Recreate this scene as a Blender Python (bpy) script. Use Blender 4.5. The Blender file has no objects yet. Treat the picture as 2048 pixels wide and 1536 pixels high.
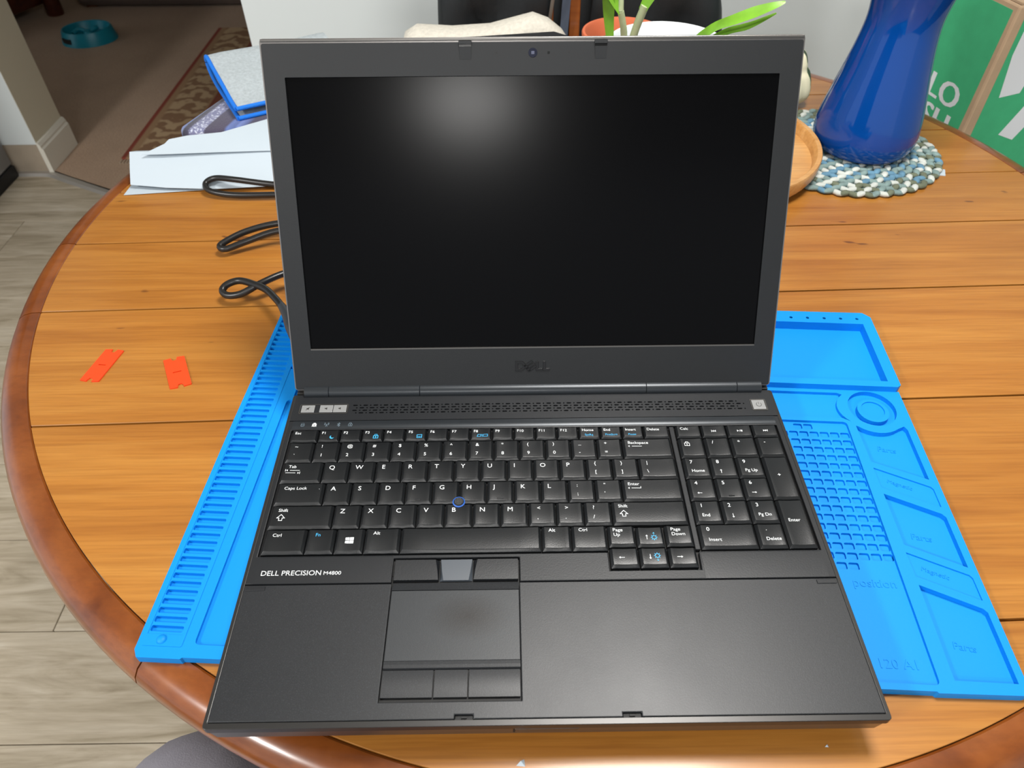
import bpy, bmesh, math, random
from mathutils import Vector, Matrix
from mathutils.noise import noise as pnoise

random.seed(7)
SC = bpy.context.scene
COL = SC.collection
# working frame: millimetres, origin = front centre of the notebook's palm rest plane,
# x right, y away from the viewer, z up. Table top z=-34, floor z=-784.
ZOFF = 784.0
U = 0.001


def F(x, y, z):
    return Vector((x * U, y * U, (z + ZOFF) * U))


# ------------------------------------------------------------------ camera
cam_d = bpy.data.cameras.new('camera')
cam = bpy.data.objects.new('camera', cam_d)
COL.objects.link(cam)
cam_d.sensor_width = 36.0
cam_d.lens = 36.0 * 1449.4 / 2048.0
cam_d.clip_start = 0.02
cam_d.clip_end = 60
_p, _y, _r = 0.7898, -0.0086, -0.0052
fw = Vector((-math.sin(_y) * math.cos(_p), math.cos(_y) * math.cos(_p), -math.sin(_p)))
rt = Vector((math.cos(_y), math.sin(_y), 0))
up = rt.cross(fw)
rt2 = math.cos(_r) * rt + math.sin(_r) * up
up2 = -math.sin(_r) * rt + math.cos(_r) * up
M = Matrix((rt2, up2, -fw)).transposed().to_4x4()
M.translation = F(-20.04, -150.48, 414.17)
cam.matrix_world = M
cam_d.dof.use_dof = True
cam_d.dof.focus_distance = 0.56
cam_d.dof.aperture_fstop = 15.0
SC.camera = cam

# ------------------------------------------------------------------ world and lamps
W = bpy.data.worlds.new('world')
SC.world = W
W.use_nodes = True
W.node_tree.nodes['Background'].inputs[0].default_value = (0.93, 0.96, 1.0, 1)
W.node_tree.nodes['Background'].inputs[1].default_value = 0.8


def lamp(name, loc, power, size, color=(1, 1, 1)):
    d = bpy.data.lights.new(name, 'AREA')
    d.shape = 'DISK'
    d.size = size
    d.energy = power
    d.color = color
    o = bpy.data.objects.new(name, d)
    COL.objects.link(o)
    o.location = F(*loc)
    return o


lamp('pendant_lamp_light', (210, 320, 1100), 17.0, 0.34, (1.0, 0.97, 0.93))
lamp('kitchen_ceiling_light', (-170, -1950, 1590), 22.0, 0.36, (1.0, 0.98, 0.95))
lamp('kitchen_ceiling_light', (-1750, -1000, 1590), 58.0, 0.36, (1.0, 0.98, 0.95))
SC.view_settings.view_transform = 'Standard'
SC.view_settings.look = 'None'
SC.view_settings.gamma = 1.0
SC.view_settings.use_curve_mapping = False
SC.view_settings.exposure = 0.0


# ------------------------------------------------------------------ helpers: materials
def lin(h):
    h = h.lstrip('#')
    out = []
    for i in (0, 2, 4):
        c = int(h[i:i + 2], 16) / 255.0
        out.append(c / 12.92 if c <= 0.04045 else ((c + 0.055) / 1.055) ** 2.4)
    return (out[0], out[1], out[2], 1.0)


class NT:
    def __init__(s, name):
        s.m = bpy.data.materials.new(name)
        s.m.use_nodes = True
        s.t = s.m.node_tree
        s.b = s.t.nodes['Principled BSDF']

    def n(s, typ, **kw):
        nd = s.t.nodes.new(typ)
        for k, v in kw.items():
            setattr(nd, k, v)
        return nd

    def l(s, a, b):
        s.t.links.new(a, b)

    def set(s, **kw):
        for k, v in kw.items():
            s.b.inputs[k.replace('_', ' ')].default_value = v

    def coord(s, scale=(1, 1, 1), loc=(0, 0, 0), rot=(0, 0, 0), rnd=0.0, src='Object'):
        tc = s.n('ShaderNodeTexCoord')
        mp = s.n('ShaderNodeMapping')
        mp.inputs['Scale'].default_value = scale
        mp.inputs['Location'].default_value = loc
        mp.inputs['Rotation'].default_value = rot
        out = tc.outputs[src]
        if rnd:
            oi = s.n('ShaderNodeObjectInfo')
            mu = s.n('ShaderNodeMath', operation='MULTIPLY')
            mu.inputs[1].default_value = rnd
            s.l(oi.outputs['Random'], mu.inputs[0])
            ad = s.n('ShaderNodeVectorMath', operation='ADD')
            s.l(out, ad.inputs[0])
            s.l(mu.outputs[0], ad.inputs[1])
            out = ad.outputs[0]
        s.l(out, mp.inputs['Vector'])
        return mp.outputs['Vector']

    def noise(s, vec, scale=5, detail=4, rough=0.55, dist=0.0):
        nd = s.n('ShaderNodeTexNoise')
        nd.inputs['Scale'].default_value = scale
        nd.inputs['Detail'].default_value = detail
        nd.inputs['Roughness'].default_value = rough
        nd.inputs['Distortion'].default_value = dist
        s.l(vec, nd.inputs['Vector'])
        return nd.outputs['Fac']

    def ramp(s, fac, stops, interp='LINEAR'):
        r = s.n('ShaderNodeValToRGB')
        r.color_ramp.interpolation = interp
        e = r.color_ramp.elements
        while len(e) < len(stops):
            e.new(0.5)
        for i, (p, c) in enumerate(stops):
            e[i].position = p
            e[i].color = lin(c) if isinstance(c, str) else c
        s.l(fac, r.inputs['Fac'])
        return r.outputs['Color']

    def mix(s, fac, a, b, mode='MIX'):
        m = s.n('ShaderNodeMix', data_type='RGBA', blend_type=mode)
        if isinstance(fac, (int, float)):
            m.inputs['Factor'].default_value = fac
        else:
            s.l(fac, m.inputs['Factor'])
        for sock, v in ((m.inputs[6], a), (m.inputs[7], b)):
            if isinstance(v, str):
                sock.default_value = lin(v)
            elif isinstance(v, tuple):
                sock.default_value = v
            else:
                s.l(v, sock)
        return m.outputs[2]

    def bump(s, fac, strength=0.2, dist=0.001):
        b = s.n('ShaderNodeBump')
        b.inputs['Strength'].default_value = strength
        b.inputs['Distance'].default_value = dist
        s.l(fac, b.inputs['Height'])
        s.l(b.outputs['Normal'], s.b.inputs['Normal'])

    def color(s, c):
        if isinstance(c, str):
            s.b.inputs['Base Color'].default_value = lin(c)
        else:
            s.l(c, s.b.inputs['Base Color'])


def plain(name, c, rough=0.5, metallic=0.0, spec=0.5, coat=0.0, nscale=0, nstr=0.0, var=0.0, vscale=8, coatr=0.1):
    t = NT(name)
    t.set(Roughness=rough, Metallic=metallic)
    t.b.inputs['Specular IOR Level'].default_value = spec
    t.b.inputs['Coat Weight'].default_value = coat
    t.b.inputs['Coat Roughness'].default_value = coatr
    t.color(c)
    if nscale or var:
        v = t.coord()
        if nscale:
            t.bump(t.noise(v, nscale, 3), nstr, 0.001)
        if var:
            f = t.noise(v, vscale, 4)
            base = lin(c)
            d = tuple(max(0, x * (1 - var)) for x in base[:3]) + (1,)
            l = tuple(min(1, x * (1 + var)) for x in base[:3]) + (1,)
            t.color(t.ramp(f, [(0.3, d), (0.7, l)]))
    return t.m


def wood(name, dark, mid, light, rough=0.3, coat=0.4, scale=(1.3, 15, 15), rnd=6.0, nicks=True, streak=0.45):
    t = NT(name)
    t.set(Roughness=rough)
    t.b.inputs['Coat Weight'].default_value = coat
    t.b.inputs['Coat Roughness'].default_value = 0.16
    v = t.coord(scale=scale, rnd=rnd)
    f1 = t.noise(v, 1.6, 6, 0.6, 0.9)
    c1 = t.ramp(f1, [(0.28, dark), (0.46, mid), (0.72, light)])
    v2 = t.coord(scale=(scale[0] * 5, scale[1] * 14, scale[2] * 14), rnd=rnd)
    f2 = t.noise(v2, 1.5, 5, 0.65)
    c2 = t.ramp(f2, [(0.36, (0.66, 0.60, 0.54, 1)), (0.56, (1, 1, 1, 1))])
    c = t.mix(streak, c1, c2, 'MULTIPLY')
    # broad tone patches in the timber
    v4 = t.coord(scale=(3, 6, 6), rnd=rnd)
    f4 = t.noise(v4, 1.3, 2)
    c = t.mix(0.5, c, t.ramp(f4, [(0.3, (0.74, 0.68, 0.62, 1)), (0.65, (1, 1, 1, 1))]), 'MULTIPLY')
    if nicks:
        v3 = t.coord(scale=(22, 60, 60), rnd=rnd)
        f3 = t.noise(v3, 1.0, 2, 0.4)
        c = t.mix(t.ramp(f3, [(0.735, (0, 0, 0, 1)), (0.76, (0.75, 0.75, 0.75, 1))]), c, (0.10, 0.03, 0.008, 1))
    t.color(c)
    t.bump(f2, 0.06, 0.0004)
    return t.m


# ------------------------------------------------------------------ helpers: mesh
def _fill(outline, holes):
    cu = bpy.data.curves.new('tmp', 'CURVE')
    cu.dimensions = '2D'
    cu.fill_mode = 'FRONT'
    for loop in [outline] + list(holes):
        sp = cu.splines.new('POLY')
        sp.points.add(len(loop) - 1)
        for i, (x, y) in enumerate(loop):
            sp.points[i].co = (x, y, 0, 1)
        sp.use_cyclic_u = True
    ob = bpy.data.objects.new('tmp', cu)
    COL.objects.link(ob)
    dg = bpy.context.evaluated_depsgraph_get()
    me = bpy.data.meshes.new_from_object(ob.evaluated_get(dg))
    vs = [(v.co.x, v.co.y) for v in me.vertices]
    fs = [tuple(p.vertices) for p in me.polygons]
    bpy.data.objects.remove(ob)
    bpy.data.curves.remove(cu)
    bpy.data.meshes.remove(me)
    return vs, fs


GLYPH = {}


def glyph(s):
    if s in GLYPH:
        return GLYPH[s]
    cu = bpy.data.curves.new('tmp', 'FONT')
    cu.body = s
    cu.size = 1.0
    cu.resolution_u = 3
    cu.offset = 0.0
    ob = bpy.data.objects.new('tmp', cu)
    COL.objects.link(ob)
    dg = bpy.context.evaluated_depsgraph_get()
    me = bpy.data.meshes.new_from_object(ob.evaluated_get(dg))
    vs = [(v.co.x, v.co.y) for v in me.vertices]
    fs = [tuple(p.vertices) for p in me.polygons]
    bpy.data.objects.remove(ob)
    bpy.data.curves.remove(cu)
    bpy.data.meshes.remove(me)
    GLYPH[s] = (vs, fs)
    return GLYPH[s]


def area2(poly):
    return sum(poly[i][0] * poly[(i + 1) % len(poly)][1] - poly[(i + 1) % len(poly)][0] * poly[i][1] for i in range(len(poly)))


def rrect(x0, x1, y0, y1, r, n=4):
    pts = []
    for cx, cy, a0 in ((x1 - r, y0 + r, -90), (x1 - r, y1 - r, 0), (x0 + r, y1 - r, 90), (x0 + r, y0 + r, 180)):
        for i in range(n + 1):
            a = math.radians(a0 + 90 * i / n)
            pts.append((cx + r * math.cos(a), cy + r * math.sin(a)))
    return pts


def circ(cx, cy, r, n=32, ry=None):
    ry = r if ry is None else ry
    return [(cx + r * math.cos(2 * math.pi * i / n), cy + ry * math.sin(2 * math.pi * i / n)) for i in range(n)]


def smooth_path(pts, n=8):
    out = []
    P = [Vector(p) for p in pts]
    for i in range(len(P) - 1):
        a = P[max(i - 1, 0)]
        b = P[i]
        c = P[i + 1]
        d = P[min(i + 2, len(P) - 1)]
        for k in range(n):
            t = k / n
            out.append(0.5 * ((2 * b) + (c - a) * t + (2 * a - 5 * b + 4 * c - d) * t * t + (3 * b - a - 3 * c + d) * t ** 3))
    out.append(P[-1])
    return out


class MB:
    def __init__(s):
        s.v = []
        s.f = []
        s.mi = []

    def quad(s, a, b, c, d, m=0):
        i = len(s.v)
        s.v += [a, b, c, d]
        s.f.append((i, i + 1, i + 2, i + 3))
        s.mi.append(m)
        return s

    def add(s, vs, fs, m=0):
        i = len(s.v)
        s.v += [tuple(v) for v in vs]
        for f in fs:
            s.f.append(tuple(i + k for k in f))
            s.mi.append(m)
        return s

    def box(s, x0, x1, y0, y1, z0, z1, m=0):
        return s.add([(x0, y0, z0), (x1, y0, z0), (x1, y1, z0), (x0, y1, z0), (x0, y0, z1), (x1, y0, z1), (x1, y1, z1), (x0, y1, z1)],
                     [(3, 2, 1, 0), (4, 5, 6, 7), (0, 1, 5, 4), (1, 2, 6, 5), (2, 3, 7, 6), (3, 0, 4, 7)], m)

    def loft(s, loops, cap0=True, cap1=True, closed=True, m=0):
        n = len(loops[0])
        vs = [p for L in loops for p in L]
        fs = []
        for k in range(len(loops) - 1):
            for i in range(n if closed else n - 1):
                j = (i + 1) % n
                fs.append((k * n + i, k * n + j, (k + 1) * n + j, (k + 1) * n + i))
        if cap0:
            fs.append(tuple(reversed(range(n))))
        if cap1:
            fs.append(tuple((len(loops) - 1) * n + i for i in range(n)))
        return s.add(vs, fs, m)

    def prism(s, poly, z0, z1, m=0):
        if area2(poly) < 0:
            poly = poly[::-1]
        return s.loft([[(x, y, z0) for x, y in poly], [(x, y, z1) for x, y in poly]], m=m)

    def plate(s, outline, holes, z0, z1, m=0, bottom=False):
        vs, fs = _fill(outline, holes)
        tri = []
        for f in fs:
            a = area2([vs[i] for i in f])
            tri.append(f if a > 0 else tuple(reversed(f)))
        s.add([(x, y, z1) for x, y in vs], tri, m)
        if bottom:
            s.add([(x, y, z0) for x, y in vs], [tuple(reversed(f)) for f in tri], m)
        for k, loop in enumerate([outline] + list(holes)):
            L = loop if (area2(loop) > 0) == (k == 0) else loop[::-1]
            s.loft([[(x, y, z0) for x, y in L], [(x, y, z1) for x, y in L]], False, False, m=m)
        return s

    def tube(s, pts, r, n=10, caps=True, m=0, flat=1.0):
        P = [Vector(p) for p in pts]
        loops = []
        ref = Vector((0, 0, 1))
        for i, p in enumerate(P):
            t = (P[min(i + 1, len(P) - 1)] - P[max(i - 1, 0)])
            t.normalize()
            a = t.cross(ref)
            if a.length < 1e-3:
                a = t.cross(Vector((0, 1, 0)))
            a.normalize()
            b = a.cross(t)
            rr = r[i] if isinstance(r, (list, tuple)) else r
            loops.append([tuple(p + a * rr * math.cos(2 * math.pi * k / n) + b * rr * flat * math.sin(2 * math.pi * k / n)) for k in range(n)])
        return s.loft(loops, caps, caps, m=m)

    def lathe(s, prof, cx, cy, n=48, m=0, cap0=True, cap1=False, fn=None):
        loops = []
        for r, z in prof:
            L = []
            for i in range(n):
                a = 2 * math.pi * i / n
                q = r * (fn(a, z) if fn else 1)
                L.append((cx + q * math.cos(a), cy + q * math.sin(a), z))
            loops.append(L)
        return s.loft(loops, cap0, cap1, m=m)

    def text(s, t, x, y, size, z, align='L', m=0, zfn=None, rot=0.0, sx=1.0, flip=1):
        vs, fs = glyph(t)
        if not vs:
            return s
        w = max(v[0] for v in vs) * size * sx
        ox = {'L': 0, 'C': -w / 2, 'R': -w}[align]
        out = []
        c, sn = math.cos(rot), math.sin(rot)
        for a, b in vs:
            px, py = a * size * sx + ox, b * size
            X, Y = x + c * px - sn * py, y + sn * px + c * py
            out.append((X, Y, zfn(X, Y) if zfn else z))
        return s.add(out, fs, m)

    def text3(s, t, x, y, size, z0, z1, rot=0.0, m=0):
        vs, fs = glyph(t)
        c, sn = math.cos(rot), math.sin(rot)
        P = [(x + c * a * size - sn * b * size, y + sn * a * size + c * b * size) for a, b in vs]
        s.add([(a, b, z1) for a, b in P], fs, m)
        cnt = {}
        for f in fs:
            for i in range(len(f)):
                e = (f[i], f[(i + 1) % len(f)])
                cnt.setdefault(tuple(sorted(e)), []).append(e)
        for es in cnt.values():
            if len(es) == 1:
                a, b = es[0]
                s.quad((*P[a], z0), (*P[b], z0), (*P[b], z1), (*P[a], z1), m)
        return s

    def poly(s, pts, z, m=0, zfn=None):
        if area2(pts) < 0:
            pts = pts[::-1]
        return s.add([(x, y, zfn(x, y) if zfn else z) for x, y in pts], [tuple(range(len(pts)))], m)

    def line(s, pts, w, z, m=0, zfn=None, closed=False):
        P = list(pts) + ([pts[0]] if closed else [])
        for a, b in zip(P, P[1:]):
            dx, dy = b[0] - a[0], b[1] - a[1]
            L = math.hypot(dx, dy) or 1
            nx, ny = -dy / L * w / 2, dx / L * w / 2
            ex, ey = dx / L * w / 2, dy / L * w / 2
            s.poly([(a[0] + nx - ex, a[1] + ny - ey), (a[0] - nx - ex, a[1] - ny - ey), (b[0] - nx + ex, b[1] - ny + ey), (b[0] + nx + ex, b[1] + ny + ey)], z, m, zfn)
        return s

    def xf(s, fn):
        s.v = [fn(*v) for v in s.v]
        return s


ORG = {}


def mesh(name, mb, mats, origin=(0, 0, 0), smooth=None):
    me = bpy.data.meshes.new(name)
    ox, oy, oz = origin
    me.from_pydata([((x - ox) * U, (y - oy) * U, (z - oz) * U) for x, y, z in mb.v], [], mb.f)
    if not isinstance(mats, (list, tuple)):
        mats = [mats]
    for m in mats:
        me.materials.append(m)
    if len(mats) > 1:
        me.polygons.foreach_set('material_index', mb.mi)
    if smooth is not None:
        me.shade_smooth()
        me.set_sharp_from_angle(angle=math.radians(smooth))
    me.update()
    return me


def link(name, me, parent=None, loc=None):
    o = bpy.data.objects.new(name, me)
    COL.objects.link(o)
    if parent:
        o.parent = parent
        ORG[o] = ORG[parent]
    if loc is not None:
        o.location = loc
    return o


def bevel(o, w, seg=2, ang=35):
    b = o.modifiers.new('bevel', 'BEVEL')
    b.width = w * U
    b.segments = seg
    b.limit_method = 'ANGLE'
    b.angle_limit = math.radians(ang)
    b.harden_normals = False
    return o


def part(name, mb, mats, parent, smooth=None, bev=0, seg=2, label=None, fix=True):
    o = link(name, mesh(name, mb, mats, ORG[parent], smooth), parent)
    if fix:
        fixn(o.data)
    if bev:
        bevel(o, bev, seg)
    if label:
        o['label'] = label
    return o


def fixn(me):
    bm = bmesh.new()
    bm.from_mesh(me)
    bmesh.ops.remove_doubles(bm, verts=bm.verts, dist=1e-6)
    bmesh.ops.recalc_face_normals(bm, faces=bm.faces)
    bm.to_mesh(me)
    bm.free()


def thing(name, label, cat, origin, rotz=0.0, local=False, kind=None):
    o = bpy.data.objects.new(name, None)
    o.empty_display_size = 0.05
    COL.objects.link(o)
    o.location = F(*origin)
    o.rotation_euler = (0, 0, rotz)
    ORG[o] = (0, 0, origin[2]) if local else origin
    if label:
        o['label'] = label
    if cat:
        o['category'] = cat
    if kind:
        o['kind'] = kind
    return o


def solo(name, mb, mats, label, cat, origin, smooth=None, bev=0, kind=None, fix=True):
    o = link(name, mesh(name, mb, mats, origin, smooth))
    ORG[o] = origin
    if fix:
        fixn(o.data)
    o.location = F(*origin)
    o['label'] = label
    if cat:
        o['category'] = cat
    if kind:
        o['kind'] = kind
    if bev:
        bevel(o, bev)
    return o


# ------------------------------------------------------------------ materials
m_wall = plain('wall_paint', 'dfe6e6', 0.7, nscale=60, nstr=0.05)
m_wall_cream = plain('wall_paint_cream', 'd9d2bb', 0.7)
m_ceil = plain('ceiling_paint', 'e8e8e4', 0.8)
m_base_white = plain('baseboard_paint', 'e4e0d2', 0.4)
m_base_brown = plain('grey_brown_base', 'a89a88', 0.6, var=0.15)


def floor_mat():
    t = NT('vinyl_plank')
    t.set(Roughness=0.42)
    v = t.coord(scale=(2.2, 16, 1), rnd=9)
    f = t.noise(v, 1.5, 7, 0.62, 1.2)
    c = t.ramp(f, [(0.25, '94876f'), (0.48, 'b8ab95'), (0.62, 'c5b9a4'), (0.8, 'd9d2c3')])
    v2 = t.coord(scale=(8, 150, 1), rnd=9)
    f2 = t.noise(v2, 1.5, 4)
    c = t.mix(0.35, c, t.ramp(f2, [(0.35, (0.62, 0.58, 0.54, 1)), (0.6, (1, 1, 1, 1))]), 'MULTIPLY')
    t.color(c)
    t.bump(f2, 0.08, 0.0005)
    return t.m


m_plank = floor_mat()
m_gap = plain('joint_dark', '3a322b', 0.9)


def carpet_mat():
    t = NT('carpet_pile')
    t.set(Roughness=0.95)
    t.b.inputs['Sheen Weight'].default_value = 0.15
    v = t.coord()
    f = t.noise(v, 240, 3)
    f2 = t.noise(v, 4, 3)
    c = t.ramp(f, [(0.3, 'a0836a'), (0.7, 'c3a486')])
    c = t.mix(0.45, c, t.ramp(f2, [(0.3, (0.68, 0.64, 0.6, 1)), (0.7, (1, 1, 1, 1))]), 'MULTIPLY')
    t.color(c)
    t.bump(f, 0.7, 0.004)
    return t.m


m_carpet = carpet_mat()
m_thresh = plain('threshold_metal', 'b9b4ad', 0.4, 0.5)
m_board = wood('table_board', '9a5f22', 'ac702c', 'bb8139', coat=0.3, rough=0.36, scale=(1.5, 22, 22), streak=0.5)
m_rim = wood('table_rim', '64300f', '814418', '985826', rough=0.28, coat=0.45, scale=(6, 6, 20), nicks=False)
m_under = wood('table_under', '4a2208', '5d2d0e', '6e3a16', nicks=False)

# notebook
m_dark = plain('black_plastic', '1b1d20', 0.40, nscale=900, nstr=0.05)
m_bezel = plain('bezel_plastic', '17191b', 0.46, spec=0.4, nscale=1400, nstr=0.06)


def palm_mat(name, c, rough, spk):
    t = NT(name)
    t.set(Roughness=rough)
    t.color(c)
    v = t.coord()
    f = t.noise(v, 1500, 2, 0.6)
    t.bump(f, spk, 0.0003)
    d_ = lin(c)
    t.color(t.ramp(t.noise(v, 1900, 2, 0.7), [(0.35, tuple(q * 0.72 for q in d_[:3]) + (1,)), (0.6, d_), (0.75, tuple(q * 2.4 for q in d_[:3]) + (1,))]))
    f2 = t.noise(v, 14, 4)
    r = t.n('ShaderNodeMapRange')
    r.inputs['To Min'].default_value = rough - 0.05
    r.inputs['To Max'].default_value = rough + 0.07
    t.l(f2, r.inputs['Value'])
    t.l(r.outputs[0], t.b.inputs['Roughness'])
    return t.m


m_palm = palm_mat('soft_palm_coating', '232528', 0.40, 0.10)
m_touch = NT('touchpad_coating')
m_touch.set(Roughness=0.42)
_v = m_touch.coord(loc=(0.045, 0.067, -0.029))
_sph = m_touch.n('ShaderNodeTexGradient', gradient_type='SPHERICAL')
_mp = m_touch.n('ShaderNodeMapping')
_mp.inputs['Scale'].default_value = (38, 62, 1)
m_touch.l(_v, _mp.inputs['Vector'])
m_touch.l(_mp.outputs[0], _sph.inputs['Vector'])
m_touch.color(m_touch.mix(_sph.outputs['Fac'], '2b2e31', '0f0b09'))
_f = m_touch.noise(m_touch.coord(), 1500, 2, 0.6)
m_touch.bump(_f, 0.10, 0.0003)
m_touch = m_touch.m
m_key = plain('key_plastic', '151719', 0.34, nscale=1200, nstr=0.06)
m_legend = plain('legend_white', 'e8ecee', 0.5)
m_legend_b = plain('legend_blue', '3fb0e6', 0.5)
m_legend_dim = plain('legend_dim', '71828e', 0.5)
m_screen = plain('matte_display', '030304', 0.19, spec=0.10)
m_black = plain('deep_black', '060606', 0.6)
m_glossblack = plain('gloss_black', '08090a', 0.12)
m_gun = plain('gunmetal_edge', '6a6865', 0.34, 0.85)
m_front = plain('front_anodised', '7d7a78', 0.33, 0.9)
m_edge = plain('dark_edge', '3c3b3a', 0.34, 0.6)
m_btn = plain('silver_button', '9b9c9c', 0.35, 0.35)
m_hinge = plain('hinge_barrel', '2c3034', 0.32, 0.4)
m_bluering = plain('blue_ring', '2d5fb4', 0.4)
m_lens = plain('lens_glass', '0b1024', 0.1)
m_logo = plain('logo_gloss', '0a0a0b', 0.15)
m_mat = plain('silicone_blue', '008ae0', 0.55, spec=0.3, nscale=500, nstr=0.05)
m_orange = plain('orange_plastic', 'f2481d', 0.35)
m_cable = plain('cable_rubber', '1c1b1a', 0.32)
m_plug = plain('plug_rubber', '3a3e42', 0.45)
m_paper = plain('paper', 'b9c5ce', 0.75)

# ================================================================== SETTING
# floor with vinyl planks
fl = thing('floor', 'pale grey oak-look vinyl plank floor', None, (0, 700, -784), kind='structure')
part('underlay', MB().box(-2600, 2600, -2600, 2300, -800, -789), m_gap, fl)
PW = 187.0
for r in range(-4, 11):
    y0 = 69 + PW * r
    y1 = y0 + PW
    off = {2: -818, 8: -1468}.get(r, -1400 + (r * 457) % 1220)
    x = off - 1220 * math.ceil((off + 2400) / 1220)
    while x < 1700:
        a, b = max(x, -2500), min(x + 1220, 1800)
        if b - a > 60:
            part('plank', MB().box(a + 0.8, b - 0.8, y0 + 0.8, y1 - 0.8, -789, -784), m_plank, fl, bev=0.8, seg=1)
        x += 1220
# carpet
cp = [(-1512, 2040), (-1276, 1914), (-560, 1560), (2500, 1560), (2500, 5200), (-3800, 5200), (-3800, 2222), (-1512, 2222)]
solo('floor_carpet', MB().prism(cp, -784, -776), m_carpet, 'brown cut-pile carpet in the dim room beyond', None, (-1000, 3000, -784), kind='structure')
tp = smooth_path([(-1620, 2028, -776), (-1512, 2026, -776), (-1440, 1990, -776), (-1276, 1905, -776), (-900, 1716, -776), (-540, 1538, -776)], 6)
mb = MB()
for a, b in zip(tp, tp[1:]):
    d = (b - a).normalized()
    nn = Vector((-d.y, d.x, 0)) * 14
    mb.add([tuple(a - nn - Vector((0, 0, 8))), tuple(b - nn - Vector((0, 0, 8))), tuple(b - nn * .5), tuple(a - nn * .5), tuple(a + nn), tuple(b + nn)], [(0, 1, 2, 3), (3, 2, 5, 4)])
solo('trim_1', mb, m_thresh, 'pale metal threshold strip between vinyl and carpet', None, (-1276, 1905, -784), kind='structure')

# walls
WY = 1500
solo('wall_back', MB().box(-572, 2500, WY, WY + 120, -784, 1616), m_wall, 'white painted wall behind the round table', None, (900, WY, -784), kind='structure', bev=2)
solo('wall_left', MB().box(-2600, -1512, 2034, 2219, -684, 1616), [m_wall], 'white wall end beside the carpeted opening', None, (-1800, 2100, -784), kind='structure', bev=2)
solo('trim_2', MB().box(-1512, -1511.2, 2034.8, 2218, -700, 1616), m_wall_cream, 'cream reveal of the white wall end', None, (-1512, 2100, -784), kind='structure')
solo('wall_left_base', MB().box(-2600, -1513, 2036, 2217, -784, -684), m_base_brown, 'grey-brown base of the white wall end', None, (-1800, 2100, -784), kind='structure')  # lowest band of the wall end, nearly flush, coloured grey-brown
prof = [(-1511, -784), (-1496, -784), (-1496, -700), (-1500, -694), (-1500, -688), (-1505, -678), (-1511, -676)]
solo('baseboard_left', MB().loft([[(x, 2030, z) for x, z in prof], [(x, 2222, z) for x, z in prof]]), m_base_white, 'white moulded baseboard piece on the wall end', None, (-1505, 2120, -784), kind='structure', bev=1.5)
solo('wall_far', MB().box(-3800, 2500, 5200, 5300, -784, 1616), m_wall_cream, 'far wall of the carpeted room', None, (-600, 5200, -784), kind='structure')
solo('wall_far_left', MB().box(-3900, -3800, 2219, 5300, -784, 1616), m_wall_cream, 'side wall of the carpeted room', None, (-3850, 3700, -784), kind='structure')
solo('wall_right', MB().box(2500, 2600, -2600, 5300, -784, 1616), m_wall, 'white wall on the right of the dining area', None, (2550, 1300, -784), kind='structure')
solo('ceiling', MB().box(-3900, 2600, -2600, 5300, 1616, 1660), m_ceil, 'white ceiling', None, (-600, 1300, 1616), kind='structure')

# ================================================================== TABLE
TC = (68.0, 522.0)
RB, RO = 553.0, 580.0
tb = thing('dining_table', 'round orange-brown wooden dining table with planked top and moulded rim', 'table', (TC[0], TC[1], -784))
sl = 0.028
seams = [-130, 62, 262, 412, 527, 633, 745, 860, 985, 1200]


def sy(c, x):
    return c + sl * x


for c0, c1 in zip(seams, seams[1:]):
    pts_lo, pts_hi = [], []
    N = 60
    inside = []
    xs = [TC[0] - RB * math.cos(math.pi * i / 700) for i in range(701)]
    for x in xs:
        h = math.sqrt(max(0, RB * RB - (x - TC[0]) ** 2))
        lo = max(TC[1] - h, sy(c0, x) + 1.0)
        hi = min(TC[1] + h, sy(c1, x) - 1.0)
        if hi - lo > 0.2:
            pts_lo.append((x, lo))
            pts_hi.append((x, hi))

    poly = pts_lo + pts_hi[::-1]
    part('board', MB().prism(poly, -56, -34), m_board, tb, bev=0.25, seg=1)
part('under_frame', MB().lathe([(0, -66), (548, -66), (548, -57), (0, -57)], TC[0], TC[1], 64, cap0=False), m_under, tb)
rprof = [(553.5, -36), (555, -34.4), (562, -33.8), (569, -35.0), (575, -38.5), (579, -44), (580.5, -50), (579, -57), (574.5, -63), (567, -66.5), (553.5, -67)]
jo = [180.7, 192.8, 235.6, 300, 345, 373, 415, 485, 540.7]
for a0, a1 in zip(jo, jo[1:]):
    n = max(3, int((a1 - a0) / 2))
    loops = []
    for i in range(n + 1):
        a = math.radians(a0 + 0.06 + (a1 - a0 - 0.12) * i / n)
        loops.append([(TC[0] + r * math.cos(a), TC[1] + r * math.sin(a), z) for r, z in rprof])
    part('rim_segment', MB().loft(loops), m_rim, tb, smooth=40)
part('pedestal', MB().lathe([(60, -700), (95, -680), (70, -600), (52, -480), (60, -300), (90, -180), (120, -110), (200, -66)], TC[0], TC[1], 32), m_rim, tb, smooth=50)
for k in range(4):
    a = math.radians(45 + 90 * k)
    ca, sa = math.cos(a), math.sin(a)
    loops = []
    for d, z, h, w in ((30, -690, 90, 34), (160, -715, 70, 30), (280, -750, 50, 28), (350, -772, 24, 30)):
        loops.append([(TC[0] + d * ca - s * w * sa, TC[1] + d * sa + s * w * ca, z + t * h / 2) for s, t in ((-1, -1), (1, -1), (1, 1), (-1, 1))])
    loops[-1] = [(x, y, max(z, -784)) for x, y, z in loops[-1]]
    part('foot', MB().loft(loops), m_rim, tb, bev=6)

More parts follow.
